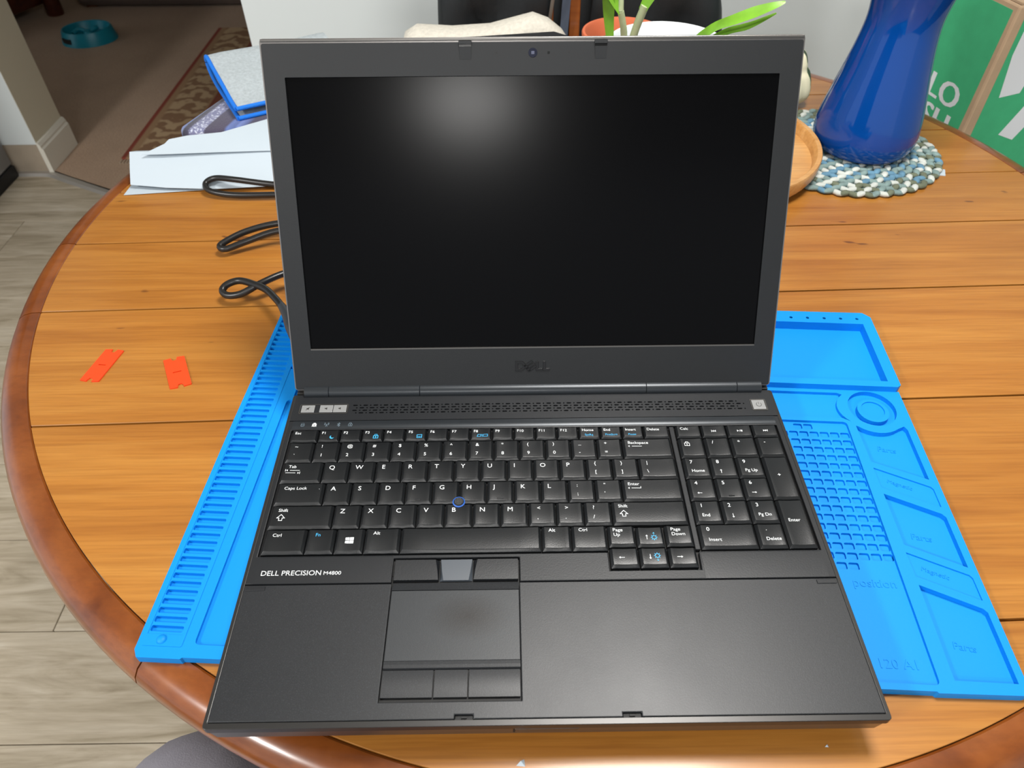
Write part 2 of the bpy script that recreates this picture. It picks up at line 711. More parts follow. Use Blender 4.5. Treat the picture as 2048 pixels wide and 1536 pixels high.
# ================================================================== SILICONE MAT
MT = (-252.7, 49.15, -34.0)
mt = thing('silicone_work_mat', 'bright blue silicone repair mat with slots and trays under the laptop', 'mat', MT, math.radians(-4.0), local=True)
ORG[mt] = (0, 0, -34)
Zb, Zm, Zf, Zr = -31.5, -29.6, -27.2, -21.5   # base sheet, main floor, border, raised tray
out_all = [(-2, 1.0), (26, 1.2), (27, 2.2), (490, 7.2), (491, 6.2), (542, 7.4)] + [(546 - 4 + 4 * math.sin(a), 11.4 - 4 * math.cos(a)) for a in (0.5, 1.0, 1.57)] + [(546.5, 262)] + [(546.5, 353)] + [(541, 358.5)] + [(0, 353), (-5, 348), (-6, 200), (-5, 6)]
part('base_sheet', MB().plate(out_all, [], -33.95, Zb, bottom=True), m_mat, mt)
out_front = [(-2, 1.0), (26, 1.2), (27, 2.2), (490, 7.2), (491, 6.2), (542, 7.4)] + [(546 - 4 + 4 * math.sin(a), 11.4 - 4 * math.cos(a)) for a in (0.5, 1.0, 1.57)] + [(546.5, 262), (24, 262), (24, 352.0), (0, 352.0), (-5, 347), (-6, 200), (-5, 6)]
holes = []
for k in range(50):
    v = 18.3 + 6.35 * k
    u0 = -0.2 - 0.004 * k * 6.35
    holes.append(rrect(u0, u0 + 21.2 if v < 262 else u0 + 20.5, v, v + 4.2, 1.0, 2))
holes.append(rrect(31.5, 493.5, 11, 225, 3, 3))                       # main work area
arc = [(516 + 26 * math.cos(math.radians(a)), 241 + 21.5 * math.sin(math.radians(a))) for a in range(135, 226, 10)]
holes.append([(36, 229.5), (491, 229.5)] + arc[::-1] + [(494, 258), (36, 258)])   # strip in front of the tray
holes.append(circ(518.5, 241.5, 19.2, 40))
holes.append([(500, 221.5)] + [(518 + 24.5 * math.cos(math.radians(a)), 239 + 24.5 * math.sin(math.radians(a))) for a in range(228, 318, 10)] + [(538.5, 222.5), (540.2, 219), (540.2, 169), (501.5, 184.5)])
holes.append([(501.5, 178.5), (539, 162.3), (540.5, 160), (540.5, 144), (539, 144.5), (502, 160)])
holes.append([(502, 154), (538.5, 138), (540.8, 135), (540.8, 94), (539.5, 94.6), (503, 110.2)])
holes.append([(502.3, 104), (539.5, 88.3), (541, 86), (541, 69.5), (539.5, 70.2), (503, 85.5)])
holes.append([(502.8, 79), (539, 63.6), (541, 61), (541, 14.5), (503, 14.5)])
part('border_layer', MB().plate(out_front, holes, Zb, Zf), m_mat, mt)
# main floor with the numbered square wells
sq = []
for r in range(15):
    for c in range(10):
        u = 411 + 8.12 * c + 0.15 * r * 0.2
        v = 209.6 - 8.0 * r
        if u + 6.9 < 492.5:
            sq.append(rrect(u + 2.2, u + 9.0, v, v + 5.6, 1.1, 2))
for u, v in ((450.6, 217.6), (458.7, 217.6), (453, 89.6), (461.2, 89.6)):
    sq.append(rrect(u, u + 6.8, v, v + 5.6, 1.1, 2))
part('work_surface', MB().plate(rrect(31.0, 494.0, 10.5, 225.5, 3, 3), sq, Zb, Zm), m_mat, mt)
part('ledge_strip', MB().prism([(36, 229), (496, 229), (496, 258.5), (36, 258.5)], Zb, -30.0), m_mat, mt)
part('shallow_tray_floor', MB().prism([(501, 179), (541, 162), (541, 143), (501, 160)], Zb, -28.4), m_mat, mt)
part('shallow_tray_floor', MB().prism([(502, 104.5), (541.5, 88), (541.5, 69), (502, 85.5)], Zb, -28.4), m_mat, mt)
part('ring_boss', MB().plate(circ(518.5, 238.5, 12.6, 36), [circ(518.5, 239.3, 9.3, 32)], Zb, Zf + 0.4), m_mat, mt)
part('ring_boss_floor', MB().prism(circ(518.5, 239.3, 9.8, 32), Zb, Zf - 0.8), m_mat, mt)
part('slot_floor', MB().prism([(-3, 17), (23, 17), (23, 344), (-4, 344)], Zb, -29.8), m_mat, mt)
part('dome_stud', MB().lathe([(3.4, Zf - 0.2), (3.1, Zf + 0.9), (2.2, Zf + 1.7), (0.9, Zf + 2.1)], 9.8, 13.0, 16, cap1=True), m_mat, mt, smooth=60)
part('stud_panel', MB().plate([(-1.0, 8.6), (23.5, 8.8), (24.2, 9.6), (24.2, 200), (24.2, 345), (-2, 345)], [[(-0.8, 16.5), (22.6, 16.5), (22.6, 343), (-1.9, 343)]], Zf, Zf + 0.35), m_mat, mt)
# raised rear tray
tray_h = [circ(u, v, 1.5, 10) for u, v in ((473.5, 349.2), (488.6, 349.4), (503.9, 349.6), (518.9, 349.8), (533.8, 350.0), (458.5, 349.0), (443.5, 348.8))]
part('rear_tray_rim', MB().plate([(26, 343), (547, 343), (547, 353), (541, 359), (26, 354)], tray_h, Zb, Zr), m_mat, mt)
part('front_tray_rim', MB().prism([(26, 262), (544, 262), (547, 264.5), (547, 268.5), (26, 268.5)], Zb, Zr), m_mat, mt)
part('side_tray_rim', MB().prism([(537.5, 268.5), (547, 268.5), (547, 343), (537.5, 343)], Zb, Zr), m_mat, mt)
part('side_tray_rim', MB().prism([(26, 268.5), (30, 268.5), (30, 343), (26, 343)], Zb, Zr), m_mat, mt)
part('tray_floor', MB().prism(rrect(29, 538.5, 267.5, 344, 3, 2), Zb, -30.2), m_mat, mt)
for t_, u, v, s_ in (('Parts', 512, 199, 7.0), ('Magnetic', 508, 165.5, 5.0), ('Parts', 512, 118, 7.0), ('Magnetic', 508.5, 91, 5.0), ('Parts', 512, 37, 7.0)):
    zq = -28.4 if t_ == 'Magnetic' else Zb
    part('embossed_word', MB().text3(t_, u, v, s_, zq - 0.1, zq + 0.45, rot=math.radians(-22 if t_ == 'Magnetic' else -8)), m_mat, mt, fix=False)
part('embossed_word', MB().text3('position', 460, 77, 9.0, Zm - 0.1, Zm + 0.4), m_mat, mt, fix=False)
part('embossed_word', MB().text3('120 A1', 460, 21, 9.0, Zm - 0.1, Zm + 0.4), m_mat, mt, fix=False)

# ================================================================== NOTEBOOK
lp = thing('laptop', 'open black laptop with dark screen standing on the blue mat', 'laptop', (0, 128, -29.6))
# chassis
def ring(x, y0, y1, z):
    return [(-x, y0, z), (x, y0, z), (x, y1, z), (-x, y1, z)]


part('chassis', MB().loft([ring(178, 28, 240, -26.6), ring(187.5, -1.0, 249, -19.5), ring(189.0, -2.6, 250, -5.2), ring(189.0, -2.4, 250, -4.8)]), m_front, lp, bev=0.8)
part('edge_band', MB().plate(rrect(-190, 190, -3.6, 250.4, 2.2, 3), [rrect(-187.6, 187.6, -0.2, 249, 0.6, 2)], -5.2, -0.2), m_edge, lp, bev=0.9)
part('inner_deck', MB().box(-187.6, 187.6, -0.2, 249, -5.0, -3.4), m_black, lp)
for x0 in (-165, 145):
    for y0 in (64, 205):
        part('rubber_foot', MB().prism(rrect(x0, x0 + 24, y0, y0 + 12, 4), -29.58, -26.5), m_black, lp)
# palm rest with opening for the touchpad group
palm_out = [(-187.5, 0.1), (-51.6, 0.1), (-51.6, 2.6), (-41.2, 2.6), (-41.2, 0.1), (41.8, 0.1), (41.8, 2.6), (52.4, 2.6), (52.4, 0.1), (187.5, 0.1), (187.5, 83.5), (-14.0, 83.5), (-14.0, 9.8), (-94.9, 9.8), (-94.9, 83.5), (-187.5, 83.5)]
part('palm_rest', MB().prism(palm_out, -3.2, 0), m_palm, lp, bev=0.5)
for x0 in (-51.4, 42.0):
    part('latch_slot', MB().box(x0 + 0.2, x0 + 10, 0.3, 2.5, -3.2, -1.8).box(x0 + 3.6, x0 + 6.6, 0.8, 1.8, -1.8, -0.9), m_black, lp)
for s in (-1, 1):
    part('palm_tab', MB().box(s * 186.5, s * 174, 79.6, 82.4, 0, 0.55), m_dark, lp, bev=0.25, seg=1)
part('touchpad_well', MB().box(-94.8, -14.1, 9.9, 100.9, -3.3, -2.6), m_black, lp)
part('touchpad', MB().box(-94.3, -14.4, 33.6, 78.7, -2.6, -0.55), m_touch, lp, bev=0.2, seg=1)
part('touchpad_strip', MB().loft([[(x, 79.0, -0.55), (x, 84.6, -1.7), (x, 84.6, -2.6), (x, 79.0, -2.6)] for x in (-94.3, -14.4)]), m_palm, lp)
part('touchpad_ridge', MB().loft([[(x, 33.4, -0.55), (x, 31.2, -0.3), (x, 29.4, -0.7), (x, 28.6, -1.9), (x, 28.6, -2.6), (x, 33.4, -2.6)] for x in (-94.3, -14.4)]), m_palm, lp)
for x0, x1 in ((-94.1, -64.9), (-64.0, -45.0), (-44.1, -14.8)):
    part('touchpad_button', MB().loft([[(x, 12.4, -2.4), (x, 12.4, -0.7), (x, 15, -0.42), (x, 18, -0.28), (x, 21, -0.28), (x, 24.5, -0.45), (x, 28.1, -0.9), (x, 28.1, -2.4)] for x in (x0, x1)]), m_palm, lp, smooth=30)
for x0, x1, mid in ((-93.8, -65.3, 0), (-64.7, -43.9, 1), (-43.3, -14.7, 0)):
    if mid:
        loops = [[(x0 + a, 85.6 + y, -2.4), (x1 - a, 85.6 + y, -2.4), (x1 - a, 85.6 + y, -2.0), (x1 - b, 85.6 + y, z), (x0 + b, 85.6 + y, z), (x0 + a, 85.6 + y, -2.0)] for a, b, y, z in ((0, 2.4, 0, -0.5), (0, 1.2, 7, 0.1), (0, 0.3, 14.4, 0.3))]
        part('stick_button', MB().loft(loops), plain('middle_button', '484e55', 0.4), lp, smooth=30)
    else:
        k = 1 if x0 < -60 else -1
        xi = x1 if k == 1 else x0
        xo = x0 if k == 1 else x1
        loops = [[(xo, 85.6 + y, -2.4), (xi, 85.6 + y, -2.4), (xi, 85.6 + y, -1.6), (xi - k * b, 85.6 + y, z), (xo, 85.6 + y, z)] for b, y, z in ((0.3, 0, 0.4), (1.2, 7, 0.7), (2.6, 14.4, 0.6))]
        part('stick_button', MB().loft(loops), m_dark, lp, smooth=30)
# keyboard frame (dark bezel) with well
kb_out = [(-187.5, 84.1), (-95.3, 84.1), (-95.3, 101.6), (-13.6, 101.6), (-13.6, 84.1), (187.5, 84.1), (187.5, 222.2), (-187.5, 222.2)]
well = [(-184.2, 104.0), (44.2, 104.0), (44.2, 90.6), (103.2, 90.6), (103.8, 104.0), (184.0, 104.0), (184.0, 213.2), (-184.2, 213.2)]
part('keyboard_frame', MB().plate(kb_out, [well], -3.2, 0.25), m_dark, lp, bev=0.5)
part('keyboard_tray', MB().box(-184.3, 184.1, 90.5, 213.3, -3.3, -2.9), m_black, lp)
part('centre_rib', MB().box(101.9, 105.4, 105.5, 212.3, -2.9, 0.1), m_dark, lp, bev=0.4)
part('front_slope', MB().loft([[(x, 84.3, 0.3), (x, 97, 0.75), (x, 102.8, 0.6), (x, 103.8, -0.2), (x, 84.3, -0.2)] for x in (-183, -96.0)]), m_dark, lp, smooth=30)
part('front_slope', MB().loft([[(x, 84.3, 0.3), (x, 97, 0.75), (x, 102.8, 0.6), (x, 103.8, -0.2), (x, 84.3, -0.2)] for x in (104.6, 183)]), m_dark, lp, smooth=30)
part('indicator_ledge', MB().loft([[(x, 213.4, -0.6), (x, 214.4, 0.35), (x, 218, 0.9), (x, 221.8, 0.6), (x, 222.0, -0.2), (x, 213.4, -2)] for x in (-184.2, 184.0)]), m_hinge, lp, smooth=40)
# speaker strip with perforation
gh = []
for rr in range(4):
    y = 238.2 - 2.65 * rr
    k = 0
    x = -141.0 + (0 if rr % 2 == 0 else -2.6)
    while x < 161:
        if x > -142 and x + 3.6 < 165:
            gh.append(rrect(x, x + 3.6, y - 0.62, y + 0.62, 0.55, 2))
        if x + 5.2 > -141:
            gh.append(rrect(x + 5.2, x + 6.4, y - 0.55, y + 0.55, 0.5, 2))
        x += 7.95
part('speaker_strip', MB().plate([(-187.5, 222.6), (187.5, 222.6), (187.5, 249.4), (-187.5, 249.4)], gh, -1.4, 0.3), m_dark, lp)
part('grille_backing', MB().box(-187, 187, 223, 249, -3.3, -2.0), m_black, lp)
mb = MB()
for rr in range(1):
    mb.plate(rrect(-182.2, -144.4, 229.6, 239.6, 1.2, 3), [rrect(-181.4, -145.2, 230.3, 238.9, 0.8, 3)], 0.3, 0.6)
part('button_surround', mb, m_gun, lp)
for x0 in (-180.6, -166.4, -155.8):
    b = part('media_button', MB().box(x0, x0 + 10.2, 230.8, 238.3, 0.2, 1.0), m_btn, lp, bev=0.35)
    ic = MB()
    cx = x0 + 5.1
    ic.poly([(cx - 1.1, 234.0), (cx - 0.2, 234.0), (cx + 0.7, 233.2), (cx + 0.7, 235.8), (cx - 0.2, 235.0), (cx - 1.1, 235.0)], 1.06)
    if x0 < -170:
        ic.line([(cx - 1.3, 233.0), (cx + 1.3, 236.0)], 0.3, 1.06)
    part('button_icon', ic, m_gun, b, fix=False)
pb = part('power_button', MB().box(170.6, 180.6, 229.0, 238.6, 0.2, 1.1), m_btn, lp, bev=0.4)
part('button_surround', MB().plate(rrect(169.6, 181.8, 227.9, 239.8, 1, 3), [rrect(170.3, 180.9, 228.7, 238.9, 0.7, 3)], 0.3, 0.7), m_gun, lp)
ic = MB()
ic.line([(175.6 + 2 * math.cos(math.radians(a)), 233.6 + 2 * math.sin(math.radians(a))) for a in range(125, 416, 20)], 0.35, 1.17)
ic.line([(175.6, 234.0), (175.6, 236.1)], 0.35, 1.17)
part('button_icon', ic, plain('icon_grey', '4c4c4c', 0.5), pb, fix=False)
# status icons
zi = 1.02
for x, kind in ((-176.4, 0), (-167.5, 1), (-158.2, 2), (-149.0, 3), (-140.2, 4)):
    ic = MB()
    y = 217.6
    if kind == 0:
        ic.line([(x - 1.2, y + 1.2), (x - 1.2, y - 1.4), (x + 1.2, y - 1.4), (x + 1.2, y + 1.2)], 0.3, zi)
        ic.line(circ(x, y + 1.3, 1.2, 12, 0.5), 0.3, zi, closed=True)
        ic.line([(x - 1.2, y), (x + 1.2, y)], 0.3, zi)
    elif kind == 1:
        for q in (-1.05, 1.05):
            ic.poly([(x + q - 0.55, y - 1.9), (x + q + 0.55, y - 1.9), (x + q + 0.55, y + 1.2), (x + q - 0.55, y + 1.2)], zi)
        ic.poly([(x - 1.2, y + 0.6), (x + 1.2, y + 0.6), (x + 0.8, y + 2), (x - 0.8, y + 2)], zi)
        ic.poly([(x - 1.2, y - 1.9), (x + 1.2, y - 1.9), (x + 1.2, y - 1.2), (x - 1.2, y - 1.2)], zi)
        ic.poly([(x - 0.6, y - 0.5), (x + 0.6, y - 0.5), (x + 0.2, y + 0.2), (x - 0.2, y + 0.2)], zi)
    elif kind == 2:
        ic.line([(x, y + 0.8), (x - 0.6, y - 1.8)], 0.3, zi)
        ic.line([(x, y + 0.8), (x + 0.6, y - 1.8)], 0.3, zi)
        for q in (1.1, 1.8):
            for s in (-1, 1):
                ic.line([(x + s * q * math.cos(math.radians(a)), y + 0.9 + q * math.sin(math.radians(a))) for a in (-40, 0, 40)], 0.28, zi)
    elif kind == 3:
        ic.line([(x - 1.1, y - 0.9), (x + 1.1, y + 0.9), (x, y + 2), (x, y - 2), (x + 1.1, y - 0.9), (x - 1.1, y + 0.9)], 0.3, zi)
    else:
        ic.line([(x - 1.4, y - 1.5), (x + 1.4, y - 1.5), (x + 1.4, y + 0.7), (x - 1.4, y + 0.7)], 0.3, zi, closed=True)
        ic.line([(x - 0.8, y + 0.7), (x - 0.8, y + 1.8), (x + 0.8, y + 1.8), (x + 0.8, y + 0.7)], 0.3, zi)
        ic.line([(x, y), (x, y - 0.8)], 0.4, zi)
    part('status_icon', ic, m_legend if kind == 1 else m_legend_dim, lp, fix=False)
# name lettering
nm = MB()
ww = max(v[0] for v in glyph('DELL PRECISION')[0])
nm.text('DELL PRECISION', -179.2, 89.7, 38.6 / ww / 1.06, 0.85, sx=1.06)
ww = max(v[0] for v in glyph('M4800')[0])
nm.text('M4800', -139.2, 89.9, 11.4 / ww / 1.15, 0.85, sx=1.15)
part('name_lettering', nm, m_legend, lp, fix=False)
# front release plate
part('front_plate', MB().loft([[(-18, -3.0, -7.6), (18, -3.0, -7.6), (17, -2.6, -12.6), (-18, -2.6, -12.6)], [(-18, -2, -7.6), (18, -2, -7.6), (17, -1.6, -12.6), (-18, -1.6, -12.6)]]), m_gun, lp, bev=0.3)
part('front_plate_gap', MB().box(-19.2, -18.1, -2.75, -1.9, -12.8, -7.4), m_black, lp)

# ---------------- keys
HT = 2.0


def ztop(x, y, w, h):
    u = max(-1, min(1, 2 * x / (w - 3.2)))
    return HT - 0.38 * (1 - u * u)


KEYM = {}


def key_mesh(w, h):
    k = (round(w, 1), round(h, 1))
    if k in KEYM:
        return KEYM[k]
    bm = bmesh.new()
    g = 0.35
    W2, H2 = w / 2 - g, h / 2 - g
    small = h < 14
    il, ir, ifr, ib = (1.7, 1.7, 1.9, 0.8) if not small else (1.2, 1.2, 1.3, 0.6)
    top_x = [-W2 + il + (2 * W2 - il - ir) * t for t in (0, 0.15, 0.32, 0.5, 0.68, 0.85, 1)]

    def bz(u):
        return HT - 0.38 * (1 - (2 * u - 1) ** 2)
    ts = (0, 0.15, 0.32, 0.5, 0.68, 0.85, 1)
    fr = [bm.verts.new((x, -H2 + ifr, bz(t) - 0.1)) for x, t in zip(top_x, ts)]
    bk = [bm.verts.new((x, H2 - ib, bz(t) + 0.05)) for x, t in zip(top_x, ts)]
    tops = []
    for i in range(6):
        tops.append(bm.faces.new((fr[i], fr[i + 1], bk[i + 1], bk[i])))
    xb = [-W2 + 2 * W2 * t for t in ts]
    fr0 = [bm.verts.new((x, -H2, 0)) for x in xb]
    bk0 = [bm.verts.new((x, H2, 0)) for x in xb]
    fr1 = [bm.verts.new((x, -H2, -2.6)) for x in xb]
    bk1 = [bm.verts.new((x, H2, -2.6)) for x in xb]
    for i in range(6):
        bm.faces.new((fr0[i], fr0[i + 1], fr[i + 1], fr[i]))
        bm.faces.new((bk[i], bk[i + 1], bk0[i + 1], bk0[i]))
        bm.faces.new((fr1[i], fr1[i + 1], fr0[i + 1], fr0[i]))
        bm.faces.new((bk0[i], bk0[i + 1], bk1[i + 1], bk1[i]))
    for a, b, c, d in ((fr0[0], fr[0], bk[0], bk0[0]), (fr1[0], fr0[0], bk0[0], bk1[0])):
        bm.faces.new((a, b, c, d))
    for a, b, c, d in ((fr[6], fr0[6], bk0[6], bk[6]), (fr0[6], fr1[6], bk1[6], bk0[6])):
        bm.faces.new((a, b, c, d))
    bmesh.ops.recalc_face_normals(bm, faces=bm.faces)
    tv = set(fr + bk)
    e0 = set(fr0 + bk0)
    ed = [e for e in bm.edges if (e.verts[0] in tv and e.verts[1] in tv and sum(f in tops for f in e.link_faces) == 1) or (e.verts[0] in e0 and e.verts[1] in e0 and (len(e.link_faces) == 2))
          or ((e.verts[0] in tv) != (e.verts[1] in tv) and e.calc_face_angle(0) > 0.5)]
    bmesh.ops.bevel(bm, geom=ed, offset=0.28, segments=2, affect='EDGES', profile=0.6)
    me = bpy.data.meshes.new('key')
    for v in bm.verts:
        v.co *= U
    bm.to_mesh(me)
    bm.free()
    me.materials.append(m_key)
    me.shade_smooth()
    me.set_sharp_from_angle(angle=math.radians(28))
    KEYM[k] = me
    return me


def arrow(mb, x, y, d, L, zf, m=0):
    dx, dy = {'l': (-1, 0), 'r': (1, 0), 'u': (0, 1), 'd': (0, -1)}[d]
    a = (x - dx * L / 2, y - dy * L / 2)
    b = (x + dx * L / 2, y + dy * L / 2)
    mb.line([a, (x + dx * L * 0.2, y + dy * L * 0.2)], 0.35, 0, m, zf)
    nx, ny = -dy, dx
    mb.poly([b, (b[0] - dx * 1.1 + nx * 0.8, b[1] - dy * 1.1 + ny * 0.8), (b[0] - dx * 1.1 - nx * 0.8, b[1] - dy * 1.1 - ny * 0.8)], 0, m, zf)


def key(x0, x1, y0, y1, leg=(), blue=(), shapes=None):
    w, h = x1 - x0, y1 - y0
    o = link('key', key_mesh(w, h), lp, loc=Vector(((x0 + x1) / 2 * U, ((y0 + y1) / 2 - 128) * U, 29.6 * U)))
    ORG[o] = (0, 0, 0)
    zf = lambda x, y: ztop(x, y, w, h) + 0.07
    mb = MB()
    for s, dx, dy, sz in leg:
        # dx from left edge, dy baseline from top edge
        mb.text(s, -w / 2 + dx, h / 2 - dy, sz, 0, zfn=zf, sx=1.06)
    bb = MB()
    for s, dx, dy, sz in blue:
        bb.text(s, -w / 2 + dx, h / 2 - dy, sz, 0, zfn=zf, sx=1.0)
    if shapes:
        shapes(mb, bb, w, h, zf)
    if mb.v:
        part('legend', mb, m_legend, o, fix=False)
    if bb.v:
        part('function_icon', bb, m_legend_b, o, fix=False)
    return o


LS, WS, NS, FS = 5.0, 3.5, 4.0, 3.3
R0 = (200.3, 212.2)
R1 = (181.3, 199.9)
R2 = (162.6, 181.1)
R3 = (143.5, 162.3)
R4 = (124.3, 143.2)
R5 = (104.9, 124.0)


def moon(mb, bb, w, h, zf):
    pts = [(2.5 + 1.7 * math.cos(math.radians(a)), -1.6 + 1.7 * math.sin(math.radians(a))) for a in range(120, 361, 24)]
    pts2 = [(3.1 + 1.5 * math.cos(math.radians(a)), -0.9 + 1.5 * math.sin(math.radians(a))) for a in range(340, 139, -25)]
    for a, b, c, d in zip(pts, pts[1:], pts2[::-1][1:], pts2[::-1]):
        bb.poly([a, b, c, d], 0, 0, zf)


def lockb(mb, bb, w, h, zf):
    bb.line([(1, -3.2), (4.4, -3.2), (4.4, -0.8), (1, -0.8)], 0.45, 0, 0, zf, closed=True)
    bb.line([(1.8, -0.8), (1.8, 0.5), (3.6, 0.5), (3.6, -0.8)], 0.4, 0, 0, zf)
    bb.line([(2.7, -1.4), (2.7, -2.4)], 0.6, 0, 0, zf)


def padb(mb, bb, w, h, zf):
    bb.line([(1, -3.2), (4.6, -3.2), (4.6, -0.3), (1, -0.3)], 0.4, 0, 0, zf, closed=True)
    bb.line([(1, -2), (4.6, -2)], 0.35, 0, 0, zf)
    bb.line([(2.8, -2), (2.8, -3.2)], 0.35, 0, 0, zf)


def dispb(mb, bb, w, h, zf):
    bb.line([(-2.8, -2.8), (-0.4, -2.8), (0.2, -0.8), (-2.2, -0.8)], 0.35, 0, 0, zf, closed=True)
    bb.line([(0.9, -3), (0.9, -0.6)], 0.3, 0, 0, zf)
    bb.line([(1.8, -2.7), (5, -2.7), (5, -0.7), (1.8, -0.7)], 0.35, 0, 0, zf, closed=True)


key(-183, -162.6, *R0, leg=[('Esc', 3.0, 4.6, FS)])
names = ['F1', 'F2', 'F3', 'F4', 'F5', 'F6', 'F7', 'F8', 'F9', 'F10', 'F11', 'F12', 'Home', 'End', 'Insert']
sub = {'Home': 'SysRq', 'End': 'PrntScrn', 'Insert': 'Pause'}
shp = {'F1': moon, 'F3': lockb, 'F5': padb, 'F8': dispb}
for i, n_ in enumerate(names):
    x = -162.6 + 16.28 * i
    key(x, x + 16.28, *R0, leg=[(n_, 2.6, 4.6, FS)], blue=[(sub[n_], 4.6 if n_ != 'End' else 3.6, 9.0, 2.6)] if n_ in sub else (), shapes=shp.get(n_))
key(81.6, 101.0, *R0, leg=[('Delete', 2.6, 4.6, FS)])

num = [('~', '`'), ('!', '1'), ('@', '2'), ('#', '3'), ('$', '4'), ('%', '5'), ('^', '6'), ('&', '7'), ('*', '8'), ('(', '9'), (')', '0'), ('_', '-'), ('+', '=')]
for i, (a, b) in enumerate(num):
    x0 = -183 if i == 0 else -163.5 + 18.97 * (i - 1)
    x1 = -163.5 + 18.97 * i
    key(x0, x1, *R1, leg=[(a, 5.4, 5.6, NS), (b, 5.4, 13.8, NS)])


def bksp(mb, bb, w, h, zf):
    arrow(mb, -w / 2 + 9.2, h / 2 - 7.6, 'l', 10, zf)


key(64.1, 101.0, *R1, leg=[('Backspace', 4.2, 5.4, WS)], shapes=bksp)


def tabs(mb, bb, w, h, zf):
    for q, d in ((-7.6, 'l'), (-9.8, 'r')):
        arrow(mb, -w / 2 + 8.2, h / 2 + q, d, 9.5, zf)
        e = -1 if d == 'l' else 1
        mb.line([(-w / 2 + 8.2 + e * 5.2, h / 2 + q - 0.8), (-w / 2 + 8.2 + e * 5.2, h / 2 + q + 0.8)], 0.35, 0, 0, zf)


key(-183, -153.8, *R2, leg=[('Tab', 4.6, 5.4, WS)], shapes=tabs)
for i, c in enumerate('QWERTYUIOP'):
    x = -153.8 + 18.95 * i
    key(x, x + 18.95, *R2, leg=[(c, 4.6, 7.0, LS)])
for i, (a, b) in enumerate((('{', '['), ('}', ']'))):
    x = -153.8 + 18.95 * (10 + i)
    key(x, x + 18.95, *R2, leg=[(a, 6.0, 5.6, NS), (b, 6.0, 13.2, NS)])
key(73.6, 101.2, *R2, leg=[('|', 5.8, 5.6, NS), ('\\', 5.6, 13.2, NS)])

key(-183, -149.4, *R3, leg=[('Caps Lock', 5.4, 5.8, WS), ('.', 29.8, 5.8, 3.0)])


def homing(mb, bb, w, h, zf):
    pass


for i, c in enumerate('ASDFGHJKL'):
    x = -149.4 + 18.98 * i
    k_ = key(x, x + 18.98, *R3, leg=[(c, 4.6, 7.0, LS)])
    if c in 'FJ':
        part('homing_bar', MB().box(-2, 2, -6.4, -5.6, HT - 0.5, HT + 0.15), m_key, k_, bev=0.2, seg=1)
for i, (a, b) in enumerate(((':', ';'), ('"', "'"))):
    x = -149.4 + 18.98 * (9 + i)
    key(x, x + 18.98, *R3, leg=[(a, 6.2, 6.2, NS), (b, 6.2, 13.4, NS)])


def ent(mb, bb, w, h, zf):
    arrow(mb, -w / 2 + 8.6, h / 2 - 8.0, 'l', 9, zf)
    mb.line([(-w / 2 + 10.4, h / 2 - 8.0), (-w / 2 + 13.2, h / 2 - 8.0), (-w / 2 + 13.2, h / 2 - 6.8)], 0.35, 0, 0, zf)


key(59.4, 101.4, *R3, leg=[('Enter', 4.2, 5.6, WS)], shapes=ent)


def shiftarrow(mb, bb, w, h, zf):
    cx, cy = -w / 2 + 8.0, h / 2 - 10.2
    mb.line([(cx - 1.1, cy - 2.2), (cx + 1.1, cy - 2.2), (cx + 1.1, cy - 0.2), (cx + 2.6, cy - 0.2), (cx, cy + 2.6), (cx - 2.6, cy - 0.2), (cx - 1.1, cy - 0.2)], 0.42, 0, 0, zf, closed=True)


key(-183, -140.0, *R4, leg=[('Shift', 5.4, 5.4, WS)], shapes=shiftarrow)
for i, c in enumerate('ZXCVBNM'):
    x = -140.0 + 19.01 * i
    key(x, x + 19.01, *R4, leg=[(c, 4.6, 7.0, LS)])
for i, (a, b) in enumerate((('<', ','), ('>', '.'), ('?', '/'))):
    x = -140.0 + 19.01 * (7 + i)
    key(x, x + 19.01, *R4, leg=[(a, 6.0, 6.0, NS), (b, 6.0, 13.6, NS)])
key(50.1, 101.4, *R4, leg=[('Shift', 4.6, 5.2, WS)], shapes=shiftarrow)

key(-183, -154.7, *R5, leg=[('Ctrl', 5.6, 6.0, WS)])
key(-154.7, -135.5, *R5, blue=[('Fn', 5.8, 6.0, 3.6)])


def winl(mb, bb, w, h, zf):
    for i in range(2):
        for j in range(2):
            x, y = -2.7 + 2.9 * i, -2.2 + 2.5 * j
            mb.poly([(x, y + 0.2 * (1 - i)), (x + 2.6, y), (x + 2.6, y + 2.2), (x, y + 2.2 - 0.2 * (1 - i))], 0, 0, zf)


key(-135.5, -116.1, *R5, shapes=winl)
key(-116.1, -92.1, *R5, leg=[('Alt', 5.6, 5.2, WS)])
key(-92.1, 1.3, *R5)
key(1.3, 21.2, *R5, leg=[('Alt', 4.8, 4.6, WS)])
key(21.2, 45.0, *R5, leg=[('Ctrl', 4.8, 4.6, WS)])
ARU = (107.4, 123.6)
key(45.2, 63.8, *ARU, leg=[('Page', 3.6, 4.6, WS), ('Up', 3.8, 8.2, WS)])


def gear(bb, x, y, zf, up):
    bb.line(circ(x, y, 1.35, 12), 0.35, 0, 0, zf, closed=True)
    for k in range(8):
        a = k * math.pi / 4
        bb.line([(x + 1.6 * math.cos(a), y + 1.6 * math.sin(a)), (x + 2.1 * math.cos(a), y + 2.1 * math.sin(a))], 0.35, 0, 0, zf)
    s = 1 if up else -1
    bb.poly([(x - 0.7, y + s * 2.9), (x + 0.7, y + s * 2.9), (x, y + s * 4.0)], 0, 0, zf)


def upk(mb, bb, w, h, zf):
    arrow(mb, -2.4, -0.4, 'u', 3.4, zf)
    gear(bb, 2.4, -0.8, zf, True)


def dnk(mb, bb, w, h, zf):
    arrow(mb, -2.4, 0.2, 'd', 3.4, zf)
    gear(bb, 2.2, 1.0, zf, False)


